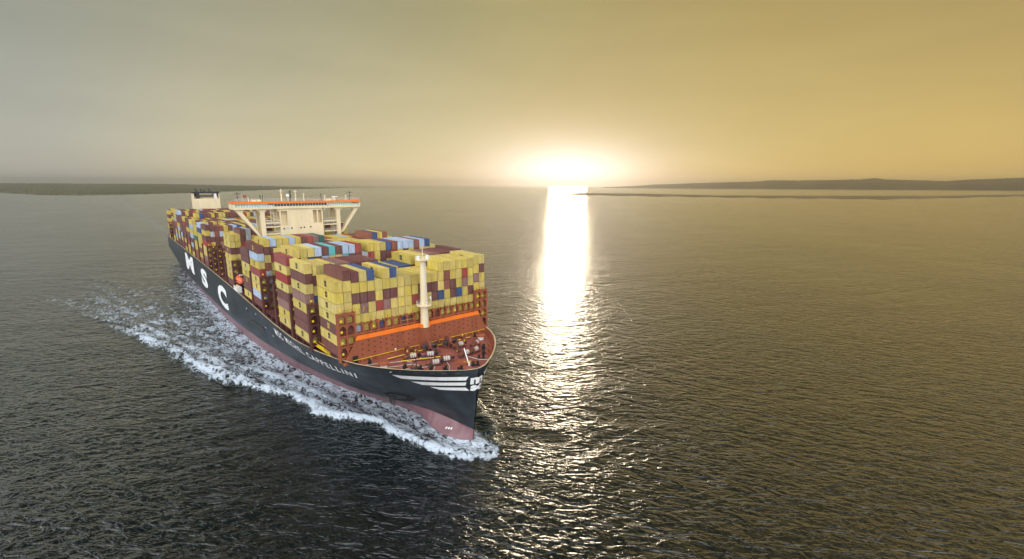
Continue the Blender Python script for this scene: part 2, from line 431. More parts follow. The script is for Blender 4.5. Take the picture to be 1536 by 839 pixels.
stem_patch('bow_stripe', [strip(-12.5, -10.5, -1.3, -1.5, 18.0, 18.7, 17.0, 17.75)], M_white)
stem_patch('bow_stripe', [strip(-9.0, -7.25, -1.5, -1.0, 16.5, 17.1, 15.75, 16.2)], M_white)
def girth_to_s(g, z):
    """arc length along the level curve -> distance aft of the stem"""
    acc = 0; s = 0; y = hb(0, z); sg = 1 if g >= 0 else -1
    while acc < abs(g):
        y2 = hb(s+.02, z); acc += math.hypot(.02, y2-y); y = y2; s += .02
        if s > 20: break
    return sg*s
def logo():
    out = []
    for txt, u0, u1, z0, z1 in (('m', -1.9, 1.9, 18.05, 19.95), ('sc', -1.75, 1.75, 16.1, 17.75)):
        vs, fs = text_mesh(txt, .05)
        out.append(([(girth_to_s(-(u0+(u1-u0)*u), z0+(z1-z0)*v), z0+(z1-z0)*v) for u, v in vs], fs))
    return out
# split where the emblem folds over the stem: starboard / port halves share the seam
stem_patch('bow_emblem', logo(), M_white, off=.09)

# bulwark ribs, fairleads
for sg in (1, -1):
    for s in np.arange(1.5, 31, 1.6):
        mb = MB(); zt = zrim(2.95-s); y = hb(s, zt)-.5; x = stem_x(zt)-s; xb = stem_x(20.9)-s
        y2 = max(hb(s, 20.9)-.55, .05)
        mb.hexa([(xb-.06, sg*y2, 20.87), (xb+.06, sg*y2, 20.87), (xb+.06, sg*max(y2-.75, 0), 20.87), (xb-.06, sg*max(y2-.75, 0), 20.87)], [(x-.06, sg*y, 22.1), (x+.06, sg*y, 22.1), (x+.06, sg*(y-.12), 22.1), (x-.06, sg*(y-.12), 22.1)], M_break)
        mb.build('bulwark_rib', ship)
for g in [i*1.0 for i in range(9)]:
    for sg in (1, -1):
        s = [2.0, 4.2, 6.2, 9.0, 12.5, 16.5, 21, 25, 29][int(g)]
        mb = MB(); a = hull_pt(s, 21.75, .05); b = hull_pt(s+.9, 21.75, .05); c = hull_pt(s+.9, 21.2, .05); d = hull_pt(s, 21.2, .05)
        mb.poly([(p.x, sg*p.y, p.z) for p in (a, b, c, d)], M_steel)
        mb.build('fairlead', hull)

# ------------------------------------------------------------------ breakwater and foremast
def build_breakwater():
    mb = MB(); x0, x1 = -24.75, -24.2
    top, foot, zt, zb = 20.6, 24.2, 27.2, 20.85
    mb.hexa([(x0,-foot,zb),(x1,-foot,zb),(x1,foot,zb),(x0,foot,zb)], [(x0,-top,zt),(x1,-top,zt),(x1,top,zt),(x0,top,zt)], M_break)
    # pedestal under the mast
    mb.hexa([(x1,-1.7,zb),(x1+1.4,-1.25,zb),(x1+1.4,1.25,zb),(x1,1.7,zb)], [(x1,-1.7,zt),(x1+1.4,-1.25,zt),(x1+1.4,1.25,zt),(x1,1.7,zt)], M_break)
    # returns running aft at the ends
    for sg in (1, -1):
        mb.hexa([(x0-2.6, sg*24.1, zb), (x0, sg*24.15, zb), (x0, sg*23.8, zb), (x0-2.6, sg*23.8, zb)], [(x0-.6, sg*(top-.3), zt-.4), (x0, sg*(top-.05), zt-.1), (x0, sg*(top-.4), zt-.1), (x0-.6, sg*(top-.6), zt-.4)], M_break)
    o = mb.build('breakwater', ship)
    mb = MB()
    mb.hexa([(x0-.1,-top-.02,zt),(x1+.12,-top-.02,zt),(x1+.12,top+.02,zt),(x0-.1,top+.02,zt)], [(x0-.1,-top+.45,zt+1.05),(x1+.12,-top+.45,zt+1.05),(x1+.12,top-.45,zt+1.05),(x0-.1,top-.45,zt+1.05)], M_orange)
    mb.hexa([(x1+.12,-1.8,zt),(x1+1.5,-1.35,zt),(x1+1.5,1.35,zt),(x1+.12,1.8,zt)], [(x1+.12,-1.8,zt+1.05),(x1+1.5,-1.35,zt+1.05),(x1+1.5,1.35,zt+1.05),(x1+.12,1.8,zt+1.05)], M_orange)
    mb.build('orange_coaming', o)
    rr = random.Random(3); mb = MB()
    for y in np.arange(-19.5, 20, 1.75):
        if abs(y) < 2.4: continue
        j = int(round(y/1.75))
        for z in ((22.9, 24.4, 25.9) if j % 2 else (23.7, 25.2, 26.5)):
            if rr.random() < .12: continue
            mb.box(x1+.003, x1+.012, y-.19, y+.19, z-.17, z+.17, M_dark)
    mb.build('drain_hole', o)
    mb = MB()
    for a, b in ((-22.5, -2), (2, 22)):
        mb.tube((x1+.5, a, 21.95), (x1+.5, b, 21.95), .07, .07, M_yel, 6)
        for y in np.arange(a, b, 2.5): mb.bar((x1+.5, y, 20.85), (x1+.5, y, 21.95), .06, M_yel)
    mb.build('yellow_handrail', o)
    mb = MB()
    mb.box(x1+.01, x1+.05, 20.4, 21.9, 20.9, 23.0, M_dark)
    mb.build('access_door', o)
    for y in (9.5, -8.0):
        mb = MB(); mb.ball((x1+.35, y, 22.3), .28, M_white); mb.bar((x1, y, 22.3), (x1+.3, y, 22.3), .08, M_white); mb.build('deck_light', o, True)
build_breakwater()
def build_mast():
    x = -23.5; mb = MB()
    mb.tube((x, 0, 27.2), (x, 0, 30.2), 1.22, 1.2, M_cream, 20); mb.tube((x, 0, 30.2), (x, 0, 47.2), 1.15, .82, M_cream, 20)
    mast = mb.build('foremast', ship); mast.data.set_sharp_from_angle(angle=rad(40))
    mb = MB()
    mb.tube((x, 0, 33.7), (x, 0, 33.95), 2.2, 2.2, M_cream, 18)
    for t in range(12):
        a = t*math.pi/6; p = (x+2.15*math.cos(a), 2.15*math.sin(a)); q = (x+2.15*math.cos(a+math.pi/6), 2.15*math.sin(a+math.pi/6))
        mb.bar((*p, 33.95), (*p, 35.0), .06, M_white); mb.bar((*p, 35.0), (*q, 35.0), .05, M_white)
    mb.build('mast_platform', mast)
    mb = MB(); mb.bar((x, -1.4, 35.0), (x, -2.7, 35.7), .15, M_steel); mb.tube((x, -2.2, 35.3), (x, -2.2, 36.3), .3, .18, M_white, 8); mb.bar((x+.4, -1.2, 36.5), (x+.4, -3.0, 36.5), .12, M_steel); mb.build('foghorn', mast)
    mb = MB(); mb.tube((x, 0, 47.2), (x, 0, 47.45), 2.1, 2.1, M_cream, 18)
    for t in range(12):
        a = t*math.pi/6; p = (x+2.05*math.cos(a), 2.05*math.sin(a)); q = (x+2.05*math.cos(a+math.pi/6), 2.05*math.sin(a+math.pi/6))
        mb.bar((*p, 47.45), (*p, 48.4), .06, M_white); mb.bar((*p, 48.4), (*q, 48.4), .05, M_white); mb.bar((*p, 47.95), (*q, 47.95), .04, M_white)
    mb.build('mast_platform', mast)
    for y in (1.45, -1.45):
        mb = MB(); mb.tube((x, y, 47.45), (x, y, 48.4), .42, .42, M_white, 12); mb.ball((x, y, 48.2), .42, M_white, 12, .7); mb.build('navigation_light', mast)
    mb = MB(); mb.tube((x, 0, 47.45), (x, 0, 51.8), .15, .05, M_cream, 8); mb.bar((x, -.8, 50.6), (x, .8, 50.6), .08, M_cream); mb.build('topmast', mast)
    mb = MB()
    for y in (-.28, .28): mb.bar((x+1.3, y, 28.3), (x+1.02, y, 47.2), .06, M_white)
    for z in np.arange(28.6, 47.1, .5): mb.bar((x+1.28-.013*(z-28), -.28, z), (x+1.28-.013*(z-28), .28, z), .05, M_white)
    mb.build('ladder', mast)
build_mast()

# ------------------------------------------------------------------ foredeck gear (all parts of the ship)
DZ = 20.87
def winch(x, y, ang, drum=True):
    ca, sa = math.cos(ang), math.sin(ang)
    def P(a, b, z): return (x+a*ca-b*sa, y+a*sa+b*ca, z)
    mb = MB()
    mb.bar(P(-.2, -2.0, DZ+.15), P(-.2, 2.0, DZ+.15), 1.6, M_oxide2, .3)
    for b in (-1.15, 1.15): mb.hexa([P(-.7, b-.12, DZ+.3), P(.7, b-.12, DZ+.3), P(.7, b+.12, DZ+.3), P(-.7, b+.12, DZ+.3)], [P(-.3, b-.12, DZ+1.6), P(.3, b-.12, DZ+1.6), P(.3, b+.12, DZ+1.6), P(-.3, b+.12, DZ+1.6)], M_steel)
    mb.tube(P(0, 1.3, DZ+1.1), P(0, 2.5, DZ+1.1), .42, .5, M_oxide2, 10); mb.hexa([P(-.9, 1.4, DZ+.3), P(.3, 1.4, DZ+.3), P(.3, 2.3, DZ+.3), P(-.9, 2.3, DZ+.3)], [P(-.8, 1.5, DZ+1.0), P(.2, 1.5, DZ+1.0), P(.2, 2.2, DZ+1.0), P(-.8, 2.2, DZ+1.0)], M_steel)
    mb.tube(P(0, -1.3, DZ+1.1), P(0, -2.3, DZ+1.1), .30, .36, M_dark, 10)
    w = mb.build('mooring_winch', ship)
    mb = MB(); mb.tube(P(0, -.95, DZ+1.1), P(0, .95, DZ+1.1), .72, .72, M_rope, 14)
    for b in (-.3, .3): mb.tube(P(0, b-.05, DZ+1.1), P(0, b+.05, DZ+1.1), .78, .78, M_oxide2, 14)
    for b in (-1.0, 1.0): mb.tube(P(0, b-.07, DZ+1.1), P(0, b+.07, DZ+1.1), 1.05, 1.05, M_oxide2, 16)
    mb.build('rope_drum', w)
for x, y, a in ((-15.1, 3.5, .35), (-8.9, 5.6, .3), (-9.2, 2.0, .3), (-9.5, -4.7, -.25), (-9.9, -8.2, -.25), (-16.5, -7.5, -.1), (-17.0, 8.0, .1), (-14.2, -11.8, -.5)):
    winch(x, y, a)
def windlass(x, y):
    mb = MB()
    mb.box(x-1.6, x+1.2, y-2.6, y+2.6, DZ, DZ+.35, M_oxide2)
    for b in (-1.9, 0.0, 1.9): mb.box(x-.6, x+.6, y+b-.15, y+b+.15, DZ+.35, DZ+2.1, M_steel)
    mb.tube((x, y-2.4, DZ+1.6), (x, y+2.4, DZ+1.6), .3, .3, M_steel, 10)
    mb.box(x-1.9, x-.8, y-2.2, y-.8, DZ+.35, DZ+1.7, M_oxide2); mb.box(x+1.1, x+2.6, y-.5, y+.5, DZ, DZ+1.2, M_steel)
    w = mb.build('anchor_windlass', ship)
    mb = MB(); mb.tube((x, y+.5, DZ+1.75), (x, y+1.2, DZ+1.75), 1.65, 1.65, M_oxide2, 20); mb.tube((x, y+.3, DZ+1.75), (x, y+1.4, DZ+1.75), .8, .8, M_steel, 14); mb.build('chain_wheel', w)
    mb = MB(); mb.tube((x+.3, y+.85, DZ+1.9), (x+6.5, y+.85, DZ+.35), .2, .2, M_oxide2, 8)
    for k in range(22):
        t = k/22; mb.box(x+.3+6.2*t, x+.42+6.2*t, y+.55, y+1.15, DZ+1.75-1.5*t, DZ+2.0-1.5*t, M_steel)
    mb.build('anchor_chain', w)
windlass(-19.8, .6); windlass(-19.4, -6.2)
def bollard(x, y, ang):
    mb = MB(); ca, sa = math.cos(ang), math.sin(ang)
    mb.bar((x-1.1*ca, y-1.1*sa, DZ+.1), (x+1.1*ca, y+1.1*sa, DZ+.1), .9, M_dark, .2)
    for k in (-.6, .6): mb.tube((x+k*ca, y+k*sa, DZ+.2), (x+k*ca, y+k*sa, DZ+1.05), .3, .3, M_dark, 10); mb.tube((x+k*ca, y+k*sa, DZ+1.05), (x+k*ca, y+k*sa, DZ+1.2), .4, .4, M_dark, 10)
    mb.build('bollard', ship)
for b in ((-13.3, -9.4, .7), (-11.2, -12.3, .9), (-4.2, 5.6, 1.0), (-1.6, 2.6, 1.2), (-2.0, -2.6, 2.0), (-5.0, -6.8, 2.2), (-7.6, -9.6, .8), (-21.4, 18.4, .3), (-12.0, 13.0, .8), (-8.5, 10.5, .9), (-21.5, -17.5, 2.6), (-6.5, 8.4, .9)):
    bollard(*b)
def mushroom(x, y):
    mb = MB(); mb.tube((x, y, DZ), (x, y, DZ+1.1), .95, .95, M_white, 16)
    v = mb.build('mushroom_vent', ship)
    mb = MB(); mb.tube((x, y, DZ+1.1), (x, y, DZ+1.5), 1.45, 1.45, M_break, 18); mb.tube((x, y, DZ+1.5), (x, y, DZ+1.75), 1.4, .5, M_break, 18); mb.build('vent_cap', v)
mushroom(-18.6, -16.9); mushroom(-16.4, 16.8)
def fore_misc():
    mb = MB(); mb.hexa([(-6.0, -1.6, DZ), (-3.8, -1.6, DZ), (-3.8, .9, DZ), (-6.0, .9, DZ)], [(-5.9, -1.5, DZ+.9), (-3.9, -1.5, DZ+.9), (-3.9, .8, DZ+.9), (-5.9, .8, DZ+.9)], M_break); mb.build('deck_hatch', ship)
    mb = MB(); mb.bar((-3.2, -1.4, DZ), (-7.2, -2.6, DZ+3.4), .22, M_white); mb.bar((-3.8, -1.6, DZ+.75), (-4.4, -.4, DZ+.8), .25, M_yel); mb.bar((-3.8, -1.6, DZ+.75), (-3.9, -2.5, DZ+.8), .22, M_yel); mb.tube((-3.2, -1.4, DZ), (-3.2, -1.4, DZ+.9), .3, .3, M_white, 8); mb.build('stores_davit', ship)
    for (x, y) in ((-8.9, -13.0), (-6.4, -11.0)):
        mb = MB(); mb.box(x-.9, x+.9, y-.6, y+.6, DZ, DZ+.3, M_break)
        for a in (-.7, .7): mb.bar((x+a, y, DZ), (x+a, y, DZ+1.7), .3, M_break)
        mb.bar((x-.8, y, DZ+1.65), (x+.8, y, DZ+1.65), .3, M_break); mb.build('roller_fairlead', ship)
    mb = MB(); mb.bar((-10.6, 10.4, DZ), (-10.6, 10.4, DZ+2.8), .18, M_dark); mb.bar((-10.6, 10.4, DZ+2.3), (-11.3, 11.6, DZ+.3), .12, M_dark); mb.box(-11.2, -10.0, 10.0, 11.9, DZ, DZ+.35, M_steel); mb.build('deck_post', ship)
    mb = MB(); mb.box(-23.9, -23.2, 4, 15.5, DZ, DZ+.55, M_break); mb.build('pipe_trunk', ship)
    # mooring lines led over the deck
    for pts in ([(-15.0, 3.6), (-16.5, 6.5), (-15.2, 9.5), (-17.5, 12.0), (-18.5, 15.0), (-20.4, 18.2), (-20.8, 21.3)], [(-9.0, 5.6), (-9.5, 9.0), (-11.4, 12.2), (-12.2, 15.0), (-12.2, 17.2)], [(-9.2, 2.0), (-6.0, 3.0), (-3.2, 5.0), (-1.5, 6.8)], [(-8.9, 5.6), (-6.5, 7.6), (-4.8, 9.8)], [(-9.5, -4.7), (-5.0, -5.6), (-2.4, -8.3)], [(-10.5, 8.5), (-13.5, 10.0), (-14.5, 13.5), (-16.5, 17.8)]):
        mb = MB()
        for (a, b), (c, d) in zip(pts, pts[1:]): mb.tube((a, b, DZ+.18), (c, d, DZ+.18), .10, .10, M_rope, 6)
        mb.build('mooring_line', ship)
    for (x0, y0, x1, y1) in ((-20.8, 2.0, -20.8, 13.5), (-21.6, -3, -21.6, -15), (-13.0, 1.5, -16.8, 11.5), (-22.6, -12, -13.5, -4.5)):
        mb = MB()
        mb.tube((x0, y0, DZ+.4), (x1, y1, DZ+.4), .12, .12, M_yel, 6); mb.tube((x0+.4, y0, DZ+.3), (x1+.4, y1, DZ+.3), .16, .16, M_oxide2, 6)
        mb.build('deck_pipe', ship)
    # machinery between the winches
    rr = random.Random(11)
    for k in range(20):
        x = rr.uniform(-22.5, -11); y = rr.uniform(-13, 9.5)
        mb = MB(); a, b, h = rr.uniform(.3, .8), rr.uniform(.3, .8), rr.uniform(.5, 1.6)
        mb.box(x-a, x+a, y-b, y+b, DZ, DZ+h, M_oxide2); mb.tube((x, y, DZ+h), (x, y, DZ+h+.5), .2, .25, rr.choice([M_steel, M_yel, M_oxide]), 8); mb.bar((x-a, y-b, DZ), (x+a, y+b*2, DZ+h+.3), .1, M_steel)
        mb.build('valve_station' if k % 2 else 'hydraulic_unit', ship)
fore_misc()
def build_anchor():
    mb = MB(); c = hull_pt(26.0, 7.4, .35)
    mb.bar((c.x+.2, c.y+.3, c.z+2.2), (c.x-.2, c.y-.1, c.z-1.2), .5, M_steel, .5)
    for sg in (1, -1): mb.hexa([(c.x-.3, c.y-.2, c.z-1.8), (c.x+.3, c.y+.3, c.z-1.8), (c.x+sg*1.9+.2, c.y+.4, c.z-1.0), (c.x+sg*1.9-.2, c.y, c.z-1.0)], [(c.x-.3, c.y-.2, c.z-1.2), (c.x+.3, c.y+.3, c.z-1.2), (c.x+sg*1.75+.1, c.y+.5, c.z+1.2), (c.x+sg*1.75-.1, c.y+.2, c.z+1.2)], M_steel)
    mb.build('anchor', ship)
    mb = MB()   # recess plate round the hawse
    vs = [hull_pt(s, z, .05) for s, z in ((23.5, 10.8), (18.0, 11.0), (16.8, 9.6), (20.0, 7.6), (24.5, 6.6), (26.5, 7.0), (26.5, 9.6))]
    mb.poly(vs, M_dark); mb.build('hawse_recess', hull)
build_anchor()

# ------------------------------------------------------------------ container bays
TH, RP, CL = 2.96, 2.24, 13.6
R_ = random.Random(21)
WT = [('yellow', 46), ('brown', 30), ('red', 6), ('rust red', 5), ('pale blue', 5), ('blue', 3), ('dusty pink', 3), ('grey', 2), ('teal', 1), ('green', 1)]
def pick(r): 
    t = r.uniform(0, sum(w for _, w in WT))
    for k, w in WT:
        t -= w
        if t <= 0: return k
    return 'yellow'
y_, b_, r_, p_, l_, k_, t_, g_, q_, d_ = 'yellow', 'brown', 'red', 'rust red', 'pale blue', 'blue', 'teal', 'green', 'grey', 'dusty pink'
BAYS = []   # name, x front, rows, heights list, colour overrides {(row, tier from top of column): colour}
def bay(name, x, n, H, outer, zc=21.9, zo=22.65, over=None, side=None):
    BAYS.append(dict(name=name, x=x, n=n, H=H, outer=outer, zc=zc, zo=zo, over=over or {}, side=side or []))
HA = [7, 8, 8, 8, 8, 7, 8, 8]+[7]*6+[8]*6+[8, 8]
oa = {}
rows = {  # tier number counted from the base (7 = seventh up)
 8: [None, b_, b_, y_, k_, None, y_, k_]+[None]*6+[y_]*6+[y_, y_],
 7: [y_, y_, y_, y_, y_, y_, y_, y_, y_, y_, y_, y_, y_, y_, y_, p_, y_, y_, r_, y_, y_, b_],
 6: [y_, y_, b_, b_, b_, y_, b_, b_, y_, y_, y_, b_, b_, b_, y_, p_, b_, y_, d_, y_, d_, y_],
 5: [y_, y_, y_, d_, y_, r_, d_, y_, y_, y_, r_, d_, y_, b_, k_, y_, b_, k_, y_, b_, y_, y_],
 4: [y_, y_, y_, y_, y_, y_, y_, y_, y_, y_, y_, y_, y_, y_, y_, y_, y_, y_, y_, y_, y_, y_],
 3: [b_, b_, l_, y_, y_, k_, y_, y_, k_, b_, y_, y_, y_, b_, y_, y_, y_, y_, y_, y_, y_, y_],
 2: [y_, y_, y_, y_, b_]+[y_]*17, 1: [b_]*22}
for t, rw in rows.items():
    for i, c in enumerate(rw):
        if c: oa[(i, t)] = c
bay('first bay', -26.5, 22, HA, 2, over=oa)
HB = [8]+[8]*9+[7]*5+[8]*6+[8]*3
ob = {(0, t): c for t, c in zip(range(8, 0, -1), [y_, b_, y_, d_, y_, b_, b_, y_])}
for i in (1, 2, 3): ob[(i, 8)] = y_
for i in (4, 5, 6, 7, 8, 9): ob[(i, 8)] = b_ if i > 5 else d_
for i in (10, 11, 12, 13, 14): ob[(i, 7)] = y_
ob[(14, 7)] = k_; ob[(13, 7)] = k_
for i in range(15, 18): ob[(i, 8)] = y_
for i in range(18, 20): ob[(i, 8)] = d_
for i in range(20, 24): ob[(i, 8)] = b_
bay('second bay', -43.0, 24, HB, 1, over=ob)
HC = [8]+[9]*10+[8]+[9]*11+[8]
oc = {(0, t): c for t, c in zip(range(8, 0, -1), [r_, y_, r_, y_, b_, d_, y_, y_])}
for i, c in zip(range(1, 11), [y_, y_, y_, l_, b_, t_, b_, l_, l_, r_]): oc[(i, 9)] = c
for i, c in zip(range(12, 23), [y_, y_, y_, k_, p_, l_, l_, l_, p_, l_, k_]): oc[(i, 9)] = c
for i, c in zip(range(1, 24), [y_, y_, k_, b_, l_, y_, y_, t_, b_, b_, q_, r_, y_, b_, b_, r_, y_, b_, y_, b_, y_, y_, y_]): oc[(i, 8)] = c
bay('third bay', -60.5, 24, HC, 1, over=oc)
HX = [0, 0]+[8]*18+[7]*4
ox = {}
bay('fourth bay', -78.5, 24, HX, 2, over=ox)
HD = [8]+[9]*10+[8]*8+[9]*4+[8]
od = {(0, t): c for t, c in zip(range(8, 0, -1), [b_, l_, y_, r_, y_, y_, l_, b_])}
for i, c in zip(range(1, 12), [y_, l_, y_, y_, l_, y_, b_, r_, d_, g_]): od[(i, 9)] = c
for i, c in zip(range(1, 12), [b_, b_, y_, b_, y_, b_, y_, b_, b_, y_, b_]): od[(i, 8)] = c
for i, c in zip(range(19, 23), [p_, k_, y_, p_]): od[(i, 9)] = c
od.update({(1, 5): q_, (1, 4): q_, (2, 4): l_, (1, 3): q_, (2, 3): q_})
bay('fifth bay', -96.0, 24, HD, 1, over=od)
HE = [7, 8]+[8]*18+[8]*4
oe = {(0, t): c for t, c in zip(range(7, 0, -1), [b_, b_, y_, y_, b_, b_, y_])}
bay('sixth bay', -112.0, 24, HE, 1, over=oe)
# behind the bridge
of = {(0, t): c for t, c in zip(range(8, 0, -1), [y_, y_, b_, y_, y_, y_, y_, b_])}
of.update({(1, 8): y_, (1, 7): y_, (1, 6): b_, (1, 5): y_})
for i, c in zip(range(2, 9), [b_, q_, b_, y_, q_, b_, y_]): of[(i, 9)] = c
for i, c in zip(range(2, 9), [b_, q_, y_, q_, b_, y_, y_]): of[(i, 8)] = c
bay('bay behind the bridge', -145.7, 24, [8, 8]+[9]*22, 2, over=of)
for i, x in enumerate((-163.0, -179.5, -196.0)):
    bay('empty bay', x, 24, [0, 0, 0, 5, 6]+[7]*19, 3)
oh = {(0, t): c for t, c in zip(range(8, 0, -1), [b_, y_, b_, r_, y_, y_, d_, b_])}
for i, c in zip(range(1, 12), [b_, b_, p_, y_, b_, l_, k_, y_, b_, q_, l_]): oh[(i, 8)] = c
for i, c in zip(range(1, 12), [q_, p_, l_, y_, y_, b_, y_, b_, l_, y_, b_]): oh[(i, 7)] = c
bay('aft bay', -211.0, 24, [8]*24, 1, over=oh)
bay('aft bay', -227.5, 24, [8, 8]+[7]*3+[8]*19, 1, over={(0, 8): l_, (1, 8): l_, (0, 7): k_, (1, 7): k_, (0, 6): y_, (0, 5): y_, (0, 4): y_, (0, 3): b_, (0, 2): y_})
bay('aft bay', -244.0, 24, [7]*2+[8]*22, 1, over={(0, 7): y_, (1, 7): y_, (0, 6): y_, (0, 5): g_, (1, 5): g_, (0, 4): y_})
bay('aft bay', -260.5, 24, [8]*24, 1, over={(0, 8): y_, (0, 7): l_, (0, 6): y_, (0, 5): l_})
bay('aft bay', -277.0, 24, [8]*24, 1)
bay('aft bay', -293.5, 24, [8]*3+[9]*21, 1)
bay('aft bay', -310.0, 24, [8]*24, 1)
bay('aft bay', -326.5, 24, [9]*24, 1)
bay('aft bay', -343.0, 24, [8]*24, 1)
bay('aft bay', -359.5, 24, [9]*24, 1)
bay('aft bay', -396.0, 24, [8]*24, 1)
bay('aft bay', -412.5, 22, [8]*22, 1)
# ---- container meshes (shared per colour and type)
CW = RP-.16
def container_mesh(col, door):
    mb = MB(); m = CM[col]; L2, W2, H = CL/2, CW/2, TH-.12
    mb.box(-L2+.06, L2-.10, -W2+.05, W2-.05, .08, H-.05, m)
    for sx in (-1, 1):
        for sy in (-1, 1):
            x0, x1 = sorted((sx*L2, sx*(L2-.2))); y0, y1 = sorted((sy*W2, sy*(W2-.17)))
            mb.box(x0, x1, y0, y1, 0, H, m)
        x0, x1 = sorted((sx*(L2-.003), sx*(L2-.2)))
        mb.box(x0, x1, -W2+.17, W2-.17, 0, .17, m); mb.box(x0, x1, -W2+.17, W2-.17, H-.14, H-.002, m)
    for sy in (-1, 1):
        y0, y1 = sorted((sy*(W2-.003), sy*(W2-.12)))
        mb.box(-L2+.2, L2-.2, y0, y1, 0, .15, m); mb.box(-L2+.2, L2-.2, y0, y1, H-.12, H-.003, m)
        for k in range(22):
            x = -L2+.62+k*(CL-1.24)/21; a, b = sorted((sy*(W2-.05), sy*(W2-.012)))
            mb.hexa([(x-.19, a if sy > 0 else b, .15), (x+.19, a if sy > 0 else b, .15), (x+.10, b if sy > 0 else a, .15), (x-.10, b if sy > 0 else a, .15)], [(x-.19, a if sy > 0 else b, H-.12), (x+.19, a if sy > 0 else b, H-.12), (x+.10, b if sy > 0 else a, H-.12), (x-.10, b if sy > 0 else a, H-.12)], m)
    for k in range(16):
        x = -L2+.7+k*(CL-1.4)/15; mb.box(x-.14, x+.14, -W2+.12, W2-.12, H-.05, H-.02, m)
    if not door:
        for k in range(6):
            y = -W2+.36+k*(CW-.72)/5; mb.box(L2-.10, L2-.045, y-.09, y+.09, .17, H-.14, m)
    return mb.build('shipping_container', data_only=True)
def door_mesh(col, sg):
    mb = MB(); m = CM[col]; W2, H = CW/2, TH-.12
    a, b = sorted((sg*.02, sg*(W2-.19)))
    mb.box(-.10, -.06, a, b, .19, H-.16, m)
    for f in (.28, .74):
        y = sg*(.02+f*(W2-.21)); mb.tube((-.03, y, .2), (-.03, y, H-.17), .03, .03, m, 6)
        mb.box(-.06, -.01, y-.12, y+.12, 1.0, 1.08, m)
    for z in (.5, 1.4, 2.4): mb.box(-.06, -.045, a+.03, b-.03, z, z+.1, m)
    return mb.build('door', data_only=True)
M_rodm = mat('lock_rod_steel', (0.30, 0.28, 0.24), 0.5, metal=.2, dirt=.1)
MESH = {c: (container_mesh(c, False), container_mesh(c, True)) for c in CCOL}
DOOR = {c: (door_mesh(c, -1), door_mesh(c, 1)) for c in CCOL}
def emblem_mesh(m):
    mb = MB(); k = mb.mi(m)
    for txt, z0, z1, w in (('m', 1.52, 2.35, 1.7), ('sc', .72, 1.42, 1.7)):
        vs, fs = text_mesh(txt, .07, 2); i = len(mb.v)
        mb.v += [(-w/2+u*w, CW/2+.004, z0+v*(z1-z0)) for u, v in vs]; mb.f += [tuple(i+j for j in f) for f in fs]; mb.m += [k]*len(fs)
    return mb.build('emblem', data_only=True)
EMB = {'yellow': emblem_mesh(M_black), 'brown': emblem_mesh(CM['yellow'])}

boxes = []      # every container: bay index, row, tier, centre x, y, z, colour
hmap = {}
for bi, B in enumerate(BAYS):
    n = B['n']; ym = n*RP/2
    for r in range(n):
        h = B['H'][r] if r < len(B['H']) else 8
        hmap[bi, r] = h
        zb = B['zo'] if (r < B['outer'] or r >= n-B['outer']) else B['zc']
        rr = random.Random(bi*977+r*31)
        for t in range(1, h+1):
            col = B['over'].get((r, t)) or pick(rr)
            if bi > 6 and col == 'yellow' and (r, t) not in B['over'] and rr.random() < .45: col = 'brown'
            boxes.append((bi, r, t, h, B['x']-CL/2, ym-RP*(r+.5), zb+TH*(t-1), col))
def bvh_of_boxes():
    v = []; f = []
    def add(x0, x1, y0, y1, z0, z1):
        i = len(v)
        for x in (x0, x1):
            for y in (y0, y1):
                for z in (z0, z1): v.append((x, -y, z))
        for q in ((0,1,3,2),(4,5,7,6),(0,1,5,4),(2,3,7,6),(0,2,6,4),(1,3,7,5)): f.append(tuple(i+j for j in q))
    for (bi, r, t, h, x, y, z, c) in boxes: add(x-CL/2, x+CL/2, y-CW/2, y+CW/2, z, z+TH-.03)
    add(-140, -129, -9, 9.5, 20, 58); add(-140, -128, -27, 27, 58, 61)
    add(-24.8, -24.2, -20.6, 20.6, 20, 28.2)
    for B in BAYS: 
        for z in (24.6, 27.6, 30.5): add(B['x']+.5, B['x']+2, -27, 27, z, z+.5)
    return BVHTree.FromPolygons(v, f)
tree = bvh_of_boxes()
inv_ship = SHIP_M.inverted()
cl_ = inv_ship @ Vector((0, 0, CAM_H))       # camera in ship frame (Blender y)
def vis(b):
    bi, r, t, h, x, y, z, c = b
    yb = -y; tot = 0; side = 0; front = 0
    for nm, nrm, U, V, c0 in (('f', Vector((1,0,0)), Vector((0,CW,0)), Vector((0,0,TH)), Vector((x+CL/2, yb, z+TH/2))),
                          ('s', Vector((0,-1,0)), Vector((CL,0,0)), Vector((0,0,TH)), Vector((x, yb-CW/2, z+TH/2))),
                          ('t', Vector((0,0,1)), Vector((CL,0,0)), Vector((0,CW,0)), Vector((x, yb, z+TH)))):
        d = cl_-c0; dist = d.length
        cosv = nrm.dot(d)/dist
        if cosv <= 0: continue
        area = U.length*V.length*cosv*(467/dist)**2; k = 0; n = 0
        for a in (-.4, -.13, .13, .4):
            for e in (-.38, 0, .38):
                p = c0+U*a+V*e+nrm*.03; q = cl_-p; n += 1
                if tree.ray_cast(p, q.normalized(), q.length)[0] is None: k += 1
        tot += area*k/n
        if nm == 's': side = area*k/n
        if nm == 'f': front = area*k/n
    return tot, front, side
scored = []
for b in boxes:
    v = vis(b); scored.append((v, b))
order = sorted(range(len(scored)), key=lambda i: -scored[i][0][0])
seen = [i for i in order if scored[i][0][0] > 1.0]
single = set(seen[:300])
ORD = 'first second third fourth fifth sixth seventh eighth ninth tenth eleventh twelfth thirteenth fourteenth fifteenth sixteenth seventeenth eighteenth nineteenth twentieth twenty-first twenty-second twenty-third twenty-fourth'.split()
CN = {'yellow': 'mustard yellow', 'brown': 'dark brown', 'red': 'bright red', 'pale blue': 'pale blue', 'blue': 'navy blue', 'teal': 'turquoise', 'rust red': 'rust red', 'green': 'dark green', 'grey': 'pale grey', 'dusty pink': 'dusty pinkish'}
